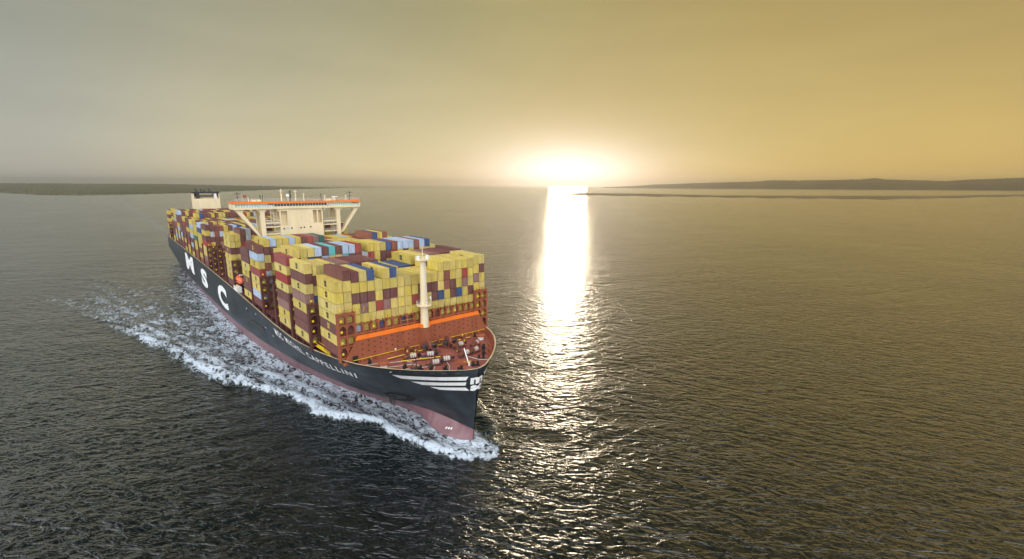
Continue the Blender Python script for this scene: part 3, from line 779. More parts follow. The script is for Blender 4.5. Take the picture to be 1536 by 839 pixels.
BN = {0: 'bay nearest the bow', 1: 'second bay from bow', 2: 'third bay from bow', 3: 'fourth bay from bow', 4: 'fifth bay from bow', 5: 'sixth bay from bow', 6: 'first bay behind the bridge'}
for k, B in enumerate(BAYS):
    if k > 6: BN[k] = ORD[k-6]+' bay behind the bridge'
far = MB(); far_n = 0
hB = lambda bi, r: hmap.get((bi, r), 0)
for i, (v, b) in enumerate(scored):
    bi, r, t, h, x, y, z, c = b
    if i in single:
        rr = random.Random(i*7+1)
        door = v[1] > 6 and (c != 'yellow' or rr.random() < .3)
        o = bpy.data.objects.new('shipping_container', MESH[c][1 if door else 0]); C.objects.link(o)
        o.matrix_world = SHIP_M @ Matrix.Translation((x+rr.uniform(-.05, .05), -y, z))
        tp = 'topmost' if t == h else ORD[h-t]+' from top'
        top_thing(o, f'{CN[c]} container, {tp}, {ORD[r]} row from lettered side, {BN[bi]}', 'shipping container', 'containers stacked on deck')
        if door:
            for dm in DOOR[c]:
                d = bpy.data.objects.new('door', dm); C.objects.link(d); d.parent = o; d.location = (CL/2, 0, 0)
        if c in EMB and v[2] > 22 and (c == 'yellow' or rr.random() < .2):
            d = bpy.data.objects.new('emblem', EMB[c]); C.objects.link(d); d.parent = o
    else:
        inner = 0 < r < BAYS[bi]['n']-1
        hidden = t < h and inner and hB(bi, r-1) >= t and hB(bi, r+1) >= t and v[0] == 0 and 0 < bi < len(BAYS)-1
        if hidden: continue
        far_n += 1; far.box(x-CL/2, x+CL/2, y-CW/2, y+CW/2, z, z+TH-.03, CM[c])
fo = far.build('container_stacks'); fo.matrix_world = SHIP_M
fo['kind'] = 'stuff'; fo['label'] = 'remaining stacked containers further aft and down between the bays'; fo['category'] = 'containers'
print('containers', len(boxes), 'seen', len(seen), 'far', far_n, 'min single', scored[seen[min(299, len(seen)-1)]][0][0])

# ------------------------------------------------------------------ lashing bridges, hatch coamings, stanchions
def lashing_bridge(x0, x1, n, front=False):
    ym = n*RP/2+.1; mb = MB(); m = M_break if front else M_lash
    zt = 34.9
    xc = (x0+x1)/2
    ys = [ym-RP*2*i for i in range(n//2+1)]
    rr = random.Random(int(-x0*10))
    for i, y in enumerate(ys):
        edge = i in (0, 1, n//2-1, n//2)
        top = zt if (edge or not front) else 30.6
        mb.box(x0, x1, y-.24, y+.24, zrim(xc)-.7, top, m)
        if not edge: mb.bar((x0+.1, y+RP, zrim(xc)-.7), (x0+.1, y+RP, top+1.0), .18, m)
    for k, z in enumerate((22.3, 25.4, 28.4, 31.4, 34.3)):
        for i, (a, b) in enumerate(zip(ys, ys[1:])):
            edge = i in (0, n//2-1)
            if front and not edge and z > 31: continue
            mb.box(x0+.02, x1-.02, b+.24, a-.24, z, z+.45, m)
            mb.bar((x1-.05, b+.24, z+1.45), (x1-.05, a-.24, z+1.45), .07, M_yel if (front and rr.random() < .3) else m)
            mb.bar((x1-.05, b+.24, z+.95), (x1-.05, a-.24, z+.95), .06, m)
            # rounded heads of the openings
            if edge or front:
                mid = (a+b)/2; mb.box(x0+.05, x1-.05, mid-.22, mid+.22, z+.45, min(z+3.0, zt), m)
                for (u, w) in ((b+.24, 1), (mid-.22, -1), (mid+.22, 1), (a-.24, -1)):
                    if z+3 <= zt: mb.hexa([(x0+.06, u, z+2.25), (x1-.06, u, z+2.25), (x1-.06, u+.05*w, z+2.25), (x0+.06, u+.05*w, z+2.25)], [(x0+.06, u, z+2.95), (x1-.06, u, z+2.95), (x1-.06, u+.6*w, z+2.95), (x0+.06, u+.6*w, z+2.95)], m)
            if edge or rr.random() < .25:
                yy = a-.7; mb.box(x1-.1, x1+.25, yy-.25, yy+.25, z+1.3, z+1.85, M_yel)
    # lashing rods standing on the gangway
    for q in range(n*2):
        y = ym-.6-q*(2*ym-1.2)/(n*2-1); z = 31.1 if front else 34.8
        if front and (q < 8 or q > n*2-9): z = 34.8
        mb.bar((xc, y, z-.4), (xc+rr.uniform(-.2, .2), y+rr.uniform(-.3, .3), z+rr.uniform(.6, 1.3)), .08, rr.choice([m, m, M_yel, M_steel]))
    return mb.build('lashing_bridge', ship)
for i, B in enumerate(BAYS):
    if i == 0: lashing_bridge(-26.35, -25.2, 22, True)
    else: lashing_bridge(B['x']+.55, B['x']+2.2, B['n'])
lashing_bridge(-430.2, -428.6, 22)
mb = MB()
for a, b in ((-25.5, -127), (-145, -376), (-394, -427)):
    for s in np.arange(a, b, -15):
        e = max(s-14.9, b); z = zrim(s)-.7
        mb.box(e, s, -24.4 if s < -40 else -21.5, 24.4 if s < -40 else 21.5, 18.6, 21.7, M_lash)
mb.build('hatch_coaming', ship)
for B in BAYS:
    n = B['n']; ym = n*RP/2
    for sg in (1, -1):
        mb = MB()
        for xx in (B['x']-.4, B['x']-CL/2, B['x']-CL+.4):
            for yy in (ym-.3, ym-RP-.2):
                mb.box(xx-.3, xx+.3, sg*yy-.25, sg*yy+.25, zrim(xx)-.7, 22.6, M_lash)
        a, b = sorted((sg*(ym-RP*2), sg*(ym)))
        mb.box(B['x']-CL, B['x'], a, b, 22.2, 22.58, M_lash)
        mb.build('container_stanchion', ship)
        mb = MB()
        for k in range(6):
            xx = B['x']-.4-k*2.6; mb.bar((xx, sg*(ym+.25), zrim(xx)-.7), (xx, sg*(ym+.25), zrim(xx)+.45), .07, M_lash)
        mb.bar((B['x']+1, sg*(ym+.25), zrim(B['x'])+.45), (B['x']-CL-1, sg*(ym+.25), zrim(B['x']-CL)+.45), .07, M_lash)
        mb.build('deck_rail', ship)
mb = MB(); mb.bar((-41.5, 25.6, 22.6), (-33.0, 24.2, 21.4), 1.0, M_yel, .25)
for yy in (.5, -.5): mb.bar((-41.5, 25.6+yy, 23.5), (-33, 24.2+yy, 22.3), .08, M_yel)
mb.build('gangway', ship)
mb = MB()
p = [hull_pt(s, z, .25) for s, z in ((120, 12.6), (103, 12.9))]
mb.bar(p[0], p[1], .5, M_steel, .5); mb.build('accommodation_ladder', ship)
mb = MB()
for s, z in ((110, 17.5), (100, 14.0), (126, 16.5), (92, 12.5)):
    a, b, c, d = (hull_pt(s+u, z+w, .06) for u, w in ((0, 0), (.8, 0), (.8, .8), (0, .8))); mb.poly([a, b, c, d], M_white)
mb.build('hull_mark', hull)
for k in range(3):      # small white marks on the forefoot
    mb = MB(); mb.poly([hull_pt(6.6+.8*k+u, 2.2-.12*k+w, .06) for u, w in ((0, 0), (.5, 0), (.5, .45), (0, .45))], M_white); mb.build('draught_mark', hull)

# ------------------------------------------------------------------ bridge
def build_bridge():
    mb = MB(); x0, x1 = -139.5, -130.6; c = M_cream
    mb.box(x0, x1, -9.0, 9.5, 20, 57.9, c)
    h = mb.build('bridge_house', ship)
    mb = MB(); f0, f1 = -130.57, -128.6          # front casing with its openings
    def panel(ya, yb, za, zb): mb.box(f0, f1, min(ya, yb), max(ya, yb), za, zb, c)
    panel(9.5, 9.0, 20, 57.9); panel(9.0, 6.4, 20, 50.6); panel(9.0, 6.4, 56.9, 57.9); panel(6.4, -4.6, 20, 57.9)
    panel(-4.6, -6.3, 20, 51.2); panel(-4.6, -6.3, 57.0, 57.9); panel(-6.3, -6.9, 20, 57.9); panel(-6.9, -8.5, 20, 51.2); panel(-6.9, -8.5, 57.0, 57.9); panel(-8.5, -9.0, 20, 57.9)
    mb.build('front_casing', h)
    for y, z in ((8.2, 49.2), (5.0, 49.3), (1.1, 49.3), (-.4, 49.4), (-3.2, 49.5)):
        mb = MB(); mb.box(f1+.002, f1+.03, y-.32, y+.32, z-.3, z+.3, M_dark); mb.build('porthole', h)
    mb = MB(); mb.box(f1+.002, f1+.03, 6.1, 7.2, 49.1, 49.7, mat('pale_blue_panel', (.35, .55, .70))); mb.build('blue_panel', h)
    # wing deck
    mb = MB(); mb.box(-138.5, -128.0, -26.9, 26.9, 57.93, 58.75, c)
    for sg in (1, -1):
        a, b = sorted((sg*26.9, sg*26.6)); mb.box(-138.5, -128.0, a, b, 58.75, 60.0, c)
    mb.build('bridge_wing_deck', h)
    mb = MB(); mb.box(-138.3, -128.9, -11.5, 11.5, 58.75, 60.25, c)
    for y in np.arange(-11.2, 11.3, 1.25): mb.box(-128.88, -128.80, y-.07, y+.07, 58.78, 60.22, M_white)
    mb.build('wheelhouse', h)
    mb = MB(); mb.box(-128.9, -128.84, -11.4, 11.4, 59.05, 60.1, M_glass); mb.build('window_band', h)
    for sg in (1, -1):
        mb = MB(); a, b = sorted((sg*11.5, sg*26.6)); mb.box(-128.4, -128.3, a, b, 58.76, 59.6, mat('pale_green_glass', (.42, .55, .50), .2))
        for y in np.arange(11.5, 26.7, 1.0): mb.box(-128.3, -128.2, sg*y-.06, sg*y+.06, 58.76, 60.25, M_white)
        mb.build('wing_windscreen', h)
    mb = MB(); mb.box(-138.5, -128.2, -26.8, 26.8, 60.26, 60.5, c); mb.build('bridge_roof', h)
    mb = MB(); mb.box(-128.19, -127.9, -26.9, 26.9, 60.35, 61.2, M_orange)
    for sg in (1, -1): a, b = sorted((sg*26.81, sg*27.0)); mb.box(-138.5, -127.9, a, b, 60.4, 61.2, M_orange)
    mb.build('orange_fascia', h)
    for sg in (1, -1):                             # columns, struts, landings on both sides
        mb = MB(); a, b = sorted((sg*15.4, sg*17.2)); mb.box(-131.4, -128.8, a, b, 20, 57.92, c); a, b = sorted((sg*15.6, sg*17.0)); mb.box(-138, -136.4, a, b, 20, 57.92, c)
        mb.hexa([(-131.2, sg*17.2, 46.0), (-128.8, sg*17.2, 46.0), (-128.8, sg*18.4, 46.6), (-131.2, sg*18.4, 46.6)] if sg > 0 else [(-131.2, sg*18.4, 46.6), (-128.8, sg*18.4, 46.6), (-128.8, sg*17.2, 46.0), (-131.2, sg*17.2, 46.0)],
                [(-131.2, sg*24.6, 57.92), (-128.8, sg*24.6, 57.92), (-128.8, sg*26.6, 57.92), (-131.2, sg*26.6, 57.92)] if sg > 0 else [(-131.2, sg*26.6, 57.92), (-128.8, sg*26.6, 57.92), (-128.8, sg*24.6, 57.92), (-131.2, sg*24.6, 57.92)], c)
        for (u, w) in ((17.2, 1), (24.3, -1), (15.4, -1), (9.6, 1)):
            p, q = sg*u, sg*(u+w*1.3)
            mb.hexa([(-130.2, p, 56.4), (-128.9, p, 56.4), (-128.9, p+.01*sg*w, 56.4), (-130.2, p+.01*sg*w, 56.4)], [(-130.2, p, 57.92), (-128.9, p, 57.92), (-128.9, q, 57.92), (-130.2, q, 57.92)], c)
        mb.build('wing_support', h)
        mb = MB()
        for z in (46.8, 49.9, 51.6):
            a, b = sorted((sg*9.52, sg*15.38)); mb.box(-137, -129.3, a, b, z, z+.5, c)
            for y in np.arange(9.8, 15.3, 1.1): mb.bar((-129.4, sg*y, z+.5), (-129.4, sg*y, z+1.5), .07, M_white)
            mb.bar((-129.4, sg*9.6, z+1.5), (-129.4, sg*15.3, z+1.5), .08, M_white)
        if sg > 0:
            for y in (10.2, 11.4, 12.6): mb.box(-131.0, -130.6, y-.1, y+.1, 52.1, 57.9, c)
            for z in (53.3, 54.6, 55.9): mb.bar((-130.8, 9.7, z), (-130.8, 13.0, z+.3), .18, c)
        mb.build('landing', h)
    # rails and aerials above the wheelhouse
    mb = MB()
    for y in np.arange(-26.5, 26.6, 1.4): mb.bar((-128.4, y, 60.5), (-128.4, y, 62.3), .07, M_white)
    for z in (61.7, 62.3): mb.bar((-128.4, -26.5, z), (-128.4, 26.5, z), .06, M_white)
    mb.build('roof_rail', h)
    def aerial(y, hgt, arm, x=-133.0, r=.2, ball=0, m=M_cream):
        mb = MB(); mb.tube((x, y, 60.5), (x, y, 60.5+hgt), r, r*.6, m, 8)
        if arm: mb.bar((x, y-arm, 60.5+hgt*.85), (x, y+arm, 60.5+hgt*.85), .3, m, .25); mb.bar((x, y-arm*.6, 60.5+hgt*.55), (x, y+arm*.6, 60.5+hgt*.55), .2, m)
        if ball: mb.ball((x, y, 60.5+hgt), ball, M_white, 10)
        mb.build('aerial', h)
    aerial(24.3, 4.6, 1.1, m=M_steel); aerial(-24.0, 5.0, 1.2, m=M_steel); aerial(7.0, 6.0, .9, r=.35); aerial(4.3, 3.0, 0, ball=.75); aerial(3.3, 5.4, 1.2, r=.45, m=M_steel); aerial(1.0, 5.6, .8, r=.25)
    aerial(14.6, 3.2, 0, m=M_black); aerial(15.6, 3.4, .3, m=M_black); aerial(-2.5, 4.2, .5); aerial(-10.3, 4.0, .2, m=M_black); aerial(-12, 3.2, .3); aerial(-22.0, 3.2, .4); aerial(20.3, 2.6, 0); aerial(-16.0, 2.4, .6, r=.3)
    for y in (18.2, 16.4, -14.0):
        mb = MB(); mb.box(-135, -132, y-.8, y+.8, 60.5, 61.9, M_cream); mb.build('roof_locker', h)
    mb = MB(); mb.bar((-131, -14.6, 62.9), (-131, -17.5, 62.9), .3, M_white); mb.bar((-131, -15.9, 60.5), (-131, -15.9, 62.9), .25, M_white); mb.build('radar_scanner', h)
    mb = MB(); mb.bar((-129, 23.2, 60.5), (-129, 23.2, 63.9), .08, M_white); mb.box(-129.02, -128.98, 21.7, 23.15, 63.0, 63.9, CM['red']); mb.build('signal_flag', h)
build_bridge()
def build_funnel():
    x0, x1 = -391, -379; c = M_cream; mb = MB()
    mb.box(x0, x1, -9.3, 9.7, 20, 56.6, c)
    for sg in (1, -1): a, b = sorted((sg*9.4+.2, sg*8.9+.2)); mb.box(x0, x1, a, b, 56.6, 61.0, c)
    mb.box(x0+3, x1-3, -8.7, 9.1, 56.6, 58.2, c)
    f = mb.build('funnel', ship)
    mb = MB(); mb.box(x0-.2, x1+.2, -9.5, 10.0, 61.0, 62.3, M_black); mb.build('funnel_cap', f)
    mb = MB(); mb.box(x0+.5, x1-.2, 5.2, 7.6, 56.6, 60.98, M_black); mb.box(x0+1, x1-.5, -6, 5, 58.4, 59.4, M_steel); mb.build('exhaust_trunk', f)
    mb = MB(); mb.box(x0+.5, x1-.1, -7.2, -5.2, 56.6, 60.6, M_white); mb.build('vent_housing', f)
    for y, hh in ((7.4, 2.4), (6.3, 1.9), (3.5, 2.6), (2.0, 1.8), (.6, 1.2), (-2.2, 2.6), (-3.4, 1.9)):
        mb = MB(); mb.tube((x1-3, y, 62.3), (x1-3.5, y, 62.3+hh), .38, .38, M_black, 10); mb.build('exhaust_pipe', f)
build_funnel()
def build_lifeboat():
    x, y, z = -141.8, 25.2, 26.0
    mb = MB(); n = 14; k = mb.mi(M_boat); kb = mb.mi(M_white)
    L = 4.2
    for i in range(n+1):
        u = -1+2*i/n; w = max(.04, (1-abs(u)**2.6))**.6
        for j in range(12):
            a = 2*math.pi*j/12; ca, sa = math.cos(a), math.sin(a)
            mb.v.append((x+u*L, y+1.45*w*ca, z+(1.75 if sa > 0 else 1.5)*w**(.6 if sa < 0 else 1)*sa))
    for i in range(n):
        for j in range(12):
            mb.f.append((i*12+j, i*12+(j+1)%12, (i+1)*12+(j+1)%12, (i+1)*12+j)); mb.m.append(k)
    mb.poly([mb.v[j] for j in range(12)], M_boat); mb.poly([mb.v[n*12+j] for j in range(12)][::-1], M_boat)
    o = mb.build('lifeboat', None, True, origin=(x, y, z)); loc = o.location.copy()
    o.matrix_world = SHIP_M @ Matrix.Translation(loc)
    top_thing(o, 'orange enclosed lifeboat slung at the deck edge below the bridge', 'lifeboat')
    mb = MB(); mb.hexa([(-.9-1.6, -.9, 1.3), (.3-1.6, -.9, 1.3), (.3-1.6, .9, 1.3), (-.9-1.6, .9, 1.3)], [(-.8-1.6, -.6, 2.3), (.1-1.6, -.6, 2.3), (.1-1.6, .6, 2.3), (-.8-1.6, .6, 2.3)], M_boat); d = mb.build('conning_hood', o)
    mb = MB(); mb.box(-2.2, 2.4, 1.37, 1.47, .1, .45, M_glass); d = mb.build('side_window', o)
    mb = MB()
    for xx in (x-3.2, x+3.2):
        mb.bar((xx, 23.2, 21), (xx, 24.0, 28.8), .5, M_white, .4); mb.bar((xx, 24.0, 28.8), (xx, 25.8, 29.0), .4, M_white); mb.bar((xx, 25.2, 28.9), (xx, 25.2, 27.6), .12, M_steel)
    mb.box(x-3.6, x+3.6, 25.4, 27.3, 20.9, 23.6, M_white); mb.build('lifeboat_davit', ship)
build_lifeboat()
# ------------------------------------------------------------------ sea
def value_noise(x, y, seed):
    rng = np.random.RandomState(seed); T = rng.rand(256, 256)
    xi = np.floor(x).astype(int); yi = np.floor(y).astype(int); fx = x-xi; fy = y-yi
    fx = fx*fx*(3-2*fx); fy = fy*fy*(3-2*fy); g = lambda a, b: T[a % 256, b % 256]
    return (g(xi, yi)*(1-fx)+g(xi+1, yi)*fx)*(1-fy)+(g(xi, yi+1)*(1-fx)+g(xi+1, yi+1)*fx)*fy
def fbm(x, y, seed, o=4):
    s = 0; a = .5
    for k in range(o): s = s+a*value_noise(x*2**k, y*2**k, seed+k); a *= .5
    return s/(1-.5**o)
OUT = np.array([(60, 2), (7.5, 2), (6.0, 5), (2.1, 8), (-5, 11.5), (-17, 15), (-27, 17), (-34, 21.5), (-45, 25.5), (-60, 29), (-68, 34.5), (-84, 41), (-104, 45), (-119, 50.5), (-154, 57), (-186, 64.5), (-209, 74), (-270, 92), (-340, 112), (-460, 150)])[::-1]
def sstep(a, b, x): t = np.clip((x-a)/(b-a), 0, 1); return t*t*(3-2*t)
def build_sea():
    def axis(a, b, st, far_):
        v = list(np.arange(a, b+.01, st)); d = st; lo = []; hi = []
        p = a
        while p > -far_: d *= 1.22; p -= d; lo.append(p)
        d = st; p = v[-1]
        while p < far_: d *= 1.22; p += d; hi.append(p)
        return np.array(lo[::-1]+v+hi)
    xs = axis(-470, 40, .9, 90000); ys = axis(-70, 105, .8, 90000)
    X, Y = np.meshgrid(xs, ys, indexing='ij')
    a0 = np.array(B0)
    b0 = np.interp(X, a0[:, 0], a0[:, 1]); b0 = np.where((X > 0) | (X < -431), 0, b0)
    out = np.interp(X, OUT[:, 0], OUT[:, 1])
    port = Y < 0
    AY = np.abs(Y)
    n1 = fbm(X*.11, Y*.11, 3); n2 = fbm(X*.35, Y*.35, 9); n3 = fbm(X*.03+40, Y*.03, 17)
    outw = out+(n1-.5)*9*sstep(10, -40, X)+(n2-.5)*3.0
    dist = outw-AY                                   # >0 inside the wake wedge
    inside = sstep(-.8, .8, dist)*(X < 9.5)
    age = np.clip(-X/300, 0, 1.6)
    # breaking edge of the bow wave
    ew = 3.0+5.5*sstep(0, -60, X)
    edge = np.exp(-np.clip(dist, 0, None)/ew)*inside*np.interp(-X, [-10, 20, 60, 110, 170, 230, 330], [1.0, .95, .80, .60, .44, .3, .0])
    # churned water beside the hull
    hd = AY-b0
    nb = np.exp(-(np.clip(hd, 0, None)/(6.0+9*age))**2)*np.interp(-X, [-10, 15, 45, 90, 140, 240, 320, 470], [.5, .52, .54, .56, .54, .48, .36, .22])
    lace = inside*np.interp(-X, [-10, 12, 30, 60, 100, 160, 220, 300, 400], [.55, .50, .42, .42, .40, .36, .29, .18, .0])*(.5+1.0*n1)
    # diverging secondary crests
    h = np.zeros_like(X); cre = np.zeros_like(X)
    for (xa, ya, xb, yb, amp, wd, wf) in ((-60, 30, -270, 80, 1.0, 3.2, .55), (-100, 36, -330, 86, .8, 3.6, .45), (-150, 38, -380, 92, .7, 4, .34), (-200, 40, -420, 92, .6, 4.4, .26), (-30, 14, -120, 38, .8, 2.6, .8), (-118, 50, -225, 78, .9, 3.2, .6), (-84, 41, -170, 62, .8, 2.8, .6)):
        t = np.clip((xa-X)/(xa-xb), 0, 1); yc = ya+(yb-ya)*t+(n3-.5)*8; w = np.exp(-((AY-yc)/wd)**2)*sstep(0, .08, (xa-X)/(xa-xb))*sstep(1.0, .6, (xa-X)/(xa-xb))
        h += amp*w; cre = np.maximum(cre, w*wf*(.5+.9*n1))
    foam = np.clip(np.maximum.reduce([edge, nb*sstep(0, 4, -X+6), lace, cre]), 0, 1)
    astern = sstep(-431, -440, X)*np.exp(-(AY/30)**2)*.22*np.exp(-np.clip(-431-X,0,None)/160)
    foam = np.maximum(foam, astern)
    foam = np.where(port, foam*sstep(-6, -1.0, Y)+foam*.35*(1-sstep(-6, -1, Y)), foam)
    hb_ = np.exp(-((dist-2.0)/2.6)**2)*np.interp(-X, [-12, -6, 5, 30, 80, 160, 260], [0, .5, 1.3, 1.7, 1.2, .7, 0])
    h += hb_*inside+np.exp(-np.clip(hd, 0, None)/3)*np.interp(-X, [-4, 0, 6, 25, 50, 90], [0, .9, 1.0, .3, .4, 0])
    h -= .7*np.exp(-((hd-6)/5)**2)*np.interp(-X, [0, 30, 60, 140, 240], [0, .8, .8, .5, 0])
    rough = foam*(n2-.5)*1.1+foam*(value_noise(X*.9, Y*.9, 31)-.5)*.55
    h += rough
    fine = sstep(256, 236, np.abs(X+215))*sstep(-70, -45, Y)*sstep(105, 85, Y)
    # wind sea as real relief near the ship
    wx = X*math.cos(1.0)+Y*math.sin(1.0); wy = -X*math.sin(1.0)+Y*math.cos(1.0)
    h += (fbm(wx*.16, wy*.05, 51, 3)-.5)*.55
    h *= fine
    idx = np.arange(X.size).reshape(X.shape)
    q = np.stack([idx[:-1, :-1], idx[:-1, 1:], idx[1:, 1:], idx[1:, :-1]], -1).reshape(-1, 4)
    co = np.stack([X, -Y, h], -1).reshape(-1, 3).astype(np.float32)
    me = bpy.data.meshes.new('sea'); me.vertices.add(len(co)); me.vertices.foreach_set('co', co.ravel())
    me.loops.add(q.size); me.loops.foreach_set('vertex_index', q.ravel().astype(np.int32))
    me.polygons.add(len(q)); me.polygons.foreach_set('loop_start', np.arange(0, q.size, 4, dtype=np.int32)); me.polygons.foreach_set('loop_total', np.full(len(q), 4, np.int32))
    me.polygons.foreach_set('use_smooth', np.ones(len(q), bool))
    at = me.attributes.new('foam', 'FLOAT', 'POINT'); at.data.foreach_set('value', foam.ravel().astype(np.float32))
    at = me.attributes.new('churn', 'FLOAT', 'POINT'); at.data.foreach_set('value', (inside*np.clip(1.1-age, 0, 1)).ravel().astype(np.float32))
    me.update(); me.validate()
    if me.polygons[0].normal.z < 0: me.flip_normals()
    o = bpy.data.objects.new('sea', me); C.objects.link(o); o.matrix_world = SHIP_M; o['kind'] = 'structure'
    o['label'] = 'dark rippled sea with golden sun glint and white bow wave'
    # material
    m = bpy.data.materials.new('sea_water'); m.use_nodes = True; me.materials.append(m)
    nt = m.node_tree; N = nt.nodes; L = nt.links; p = N['Principled BSDF']
    def nd(t, **k):
        x = N.new(t)
        for a, b in k.items(): setattr(x, a, b)
        return x
    def mth(op, a, b=0.0, c=0.0, clamp=False):
        x = nd('ShaderNodeMath', operation=op, use_clamp=clamp)
        for s, v in zip(x.inputs, (a, b, c)):
            if isinstance(v, bpy.types.NodeSocket): L.new(v, s)
            else: s.default_value = v
        return x.outputs[0]
    geo = nd('ShaderNodeNewGeometry'); pos = geo.outputs['Position']
    def wave(rot, sx, sy, scale, detail=2, rough_=.5, dist=0.0):
        r = nd('ShaderNodeMapping'); r.inputs['Rotation'].default_value = (0, 0, rot); L.new(pos, r.inputs[0])
        r2 = nd('ShaderNodeMapping'); r2.inputs['Scale'].default_value = (sx*scale, sy*scale, scale); L.new(r.outputs[0], r2.inputs[0])
        x = nd('ShaderNodeTexNoise'); x.inputs['Scale'].default_value = 1; x.inputs['Detail'].default_value = detail; x.inputs['Roughness'].default_value = rough_; x.inputs['Distortion'].default_value = dist
        L.new(r2.outputs[0], x.inputs['Vector']); return x.outputs['Fac']
    def ridge(n, k=2.4): return mth('POWER', mth('SUBTRACT', 1.0, mth('MULTIPLY', mth('ABSOLUTE', mth('SUBTRACT', n, .5)), k), 0, True), 1.3)
    patch = mth('MULTIPLY_ADD', wave(0.3, .6, 1, 1/210.0, 2), 2.6, -.8, True)        # two crossing wave trains, each strongest in its own patches
    patch2 = mth('MULTIPLY_ADD', wave(1.2, .5, 1, 1/75.0, 2), 1.8, -.35, True)
    w1 = wave(rad(-20), .35, 1, 1/30.0, 2)
    wa = ridge(wave(rad(-26), .26, 1, 1/7.0, 2, .45, .35))
    wb = ridge(wave(rad(30), .30, 1, 1/5.5, 2, .45, .35))
    wc = ridge(wave(rad(8), .38, 1, 1/2.6, 2, .5, .5))
    wd = wave(rad(20), .6, 1, 1/1.3, 3, .6, .3)
    tr = mth('ADD', mth('MULTIPLY', wa, mth('MULTIPLY_ADD', patch, -.75, 1.0)), mth('MULTIPLY', wb, mth('MULTIPLY_ADD', patch, .75, .25)))
    gust = mth('MULTIPLY_ADD', patch2, .8, .5)
    hgt = mth('ADD', mth('ADD', mth('MULTIPLY', w1, AMP[0]), mth('MULTIPLY', tr, AMP[1])), mth('MULTIPLY', mth('ADD', mth('MULTIPLY', wc, AMP[2]), mth('MULTIPLY', wd, AMP[3])), gust))
    bp = nd('ShaderNodeBump'); bp.inputs['Strength'].default_value = 1; bp.inputs['Distance'].default_value = 1
    L.new(hgt, bp.inputs['Height'])
    at = nd('ShaderNodeAttribute', attribute_name='foam'); ch = nd('ShaderNodeAttribute', attribute_name='churn')
    tc = nd('ShaderNodeTexCoord')
    def on(scale, detail, rough_, sx=1.0, dist=0.0):
        r2 = nd('ShaderNodeMapping'); r2.inputs['Scale'].default_value = (scale*sx, scale, scale); r2.inputs['Rotation'].default_value = (0, 0, -.29); L.new(tc.outputs['Object'], r2.inputs[0])
        x = nd('ShaderNodeTexNoise'); x.inputs['Scale'].default_value = 1; x.inputs['Detail'].default_value = detail; x.inputs['Roughness'].default_value = rough_; x.inputs['Distortion'].default_value = dist
        L.new(r2.outputs[0], x.inputs['Vector']); return x.outputs['Fac']
    f1 = on(.34, 9, .68, .36, 1.0)
    f2 = on(1.5, 6, .65, .45, .5)
    rdg = mth('SUBTRACT', 1.0, mth('MULTIPLY', mth('ABSOLUTE', mth('SUBTRACT', on(.42, 5, .6, .5, 1.5), .5)), 7.0), 0, True)   # lacy threads
    nn = mth('ADD', mth('MULTIPLY', f1, .55), mth('ADD', mth('MULTIPLY', f2, .30), mth('MULTIPLY', rdg, .15)))
    nn = mth('MULTIPLY_ADD', nn, 2.4, -.62, True)
    th = mth('SUBTRACT', 1.0, at.outputs['Fac'])
    fm = nd('ShaderNodeMapRange', interpolation_type='SMOOTHSTEP'); L.new(mth('SUBTRACT', nn, th), fm.inputs[0]); fm.inputs[1].default_value = -.10; fm.inputs[2].default_value = .22; fm.inputs[3].default_value = 0; fm.inputs[4].default_value = 1
    fmask = mth('MULTIPLY', fm.outputs[0], mth('GREATER_THAN', at.outputs['Fac'], .02))
    cm = nd('ShaderNodeMix', data_type='RGBA'); L.new(mth('MULTIPLY', ch.outputs['Fac'], .55), cm.inputs[0]); cm.inputs[6].default_value = (.0022, .0055, .0056, 1); cm.inputs[7].default_value = (.014, .026, .028, 1)
    cf = nd('ShaderNodeMix', data_type='RGBA'); L.new(fmask, cf.inputs[0]); L.new(cm.outputs[2], cf.inputs[6]); cf.inputs[7].default_value = (.50, .57, .65, 1)
    L.new(cf.outputs[2], p.inputs['Base Color'])
    L.new(mth('MULTIPLY_ADD', fmask, .6, WROUGH), p.inputs['Roughness'])
    p.inputs['IOR'].default_value = 1.45
    b2 = nd('ShaderNodeBump'); b2.inputs['Strength'].default_value = .8; b2.inputs['Distance'].default_value = .35; L.new(mth('MULTIPLY', nn, fmask), b2.inputs['Height']); L.new(bp.outputs[0], b2.inputs['Normal'])
    L.new(b2.outputs[0], p.inputs['Normal']); L.new(b2.outputs[0], p.inputs['Coat Normal'])
    L.new(mth('SUBTRACT', 1.0, fmask), p.inputs['Coat Weight']); p.inputs['Coat Roughness'].default_value = .20; p.inputs['Coat IOR'].default_value = 1.42
    return o
WROUGH = .16
AMP = (1.4, .66, .48, .46)
build_sea()

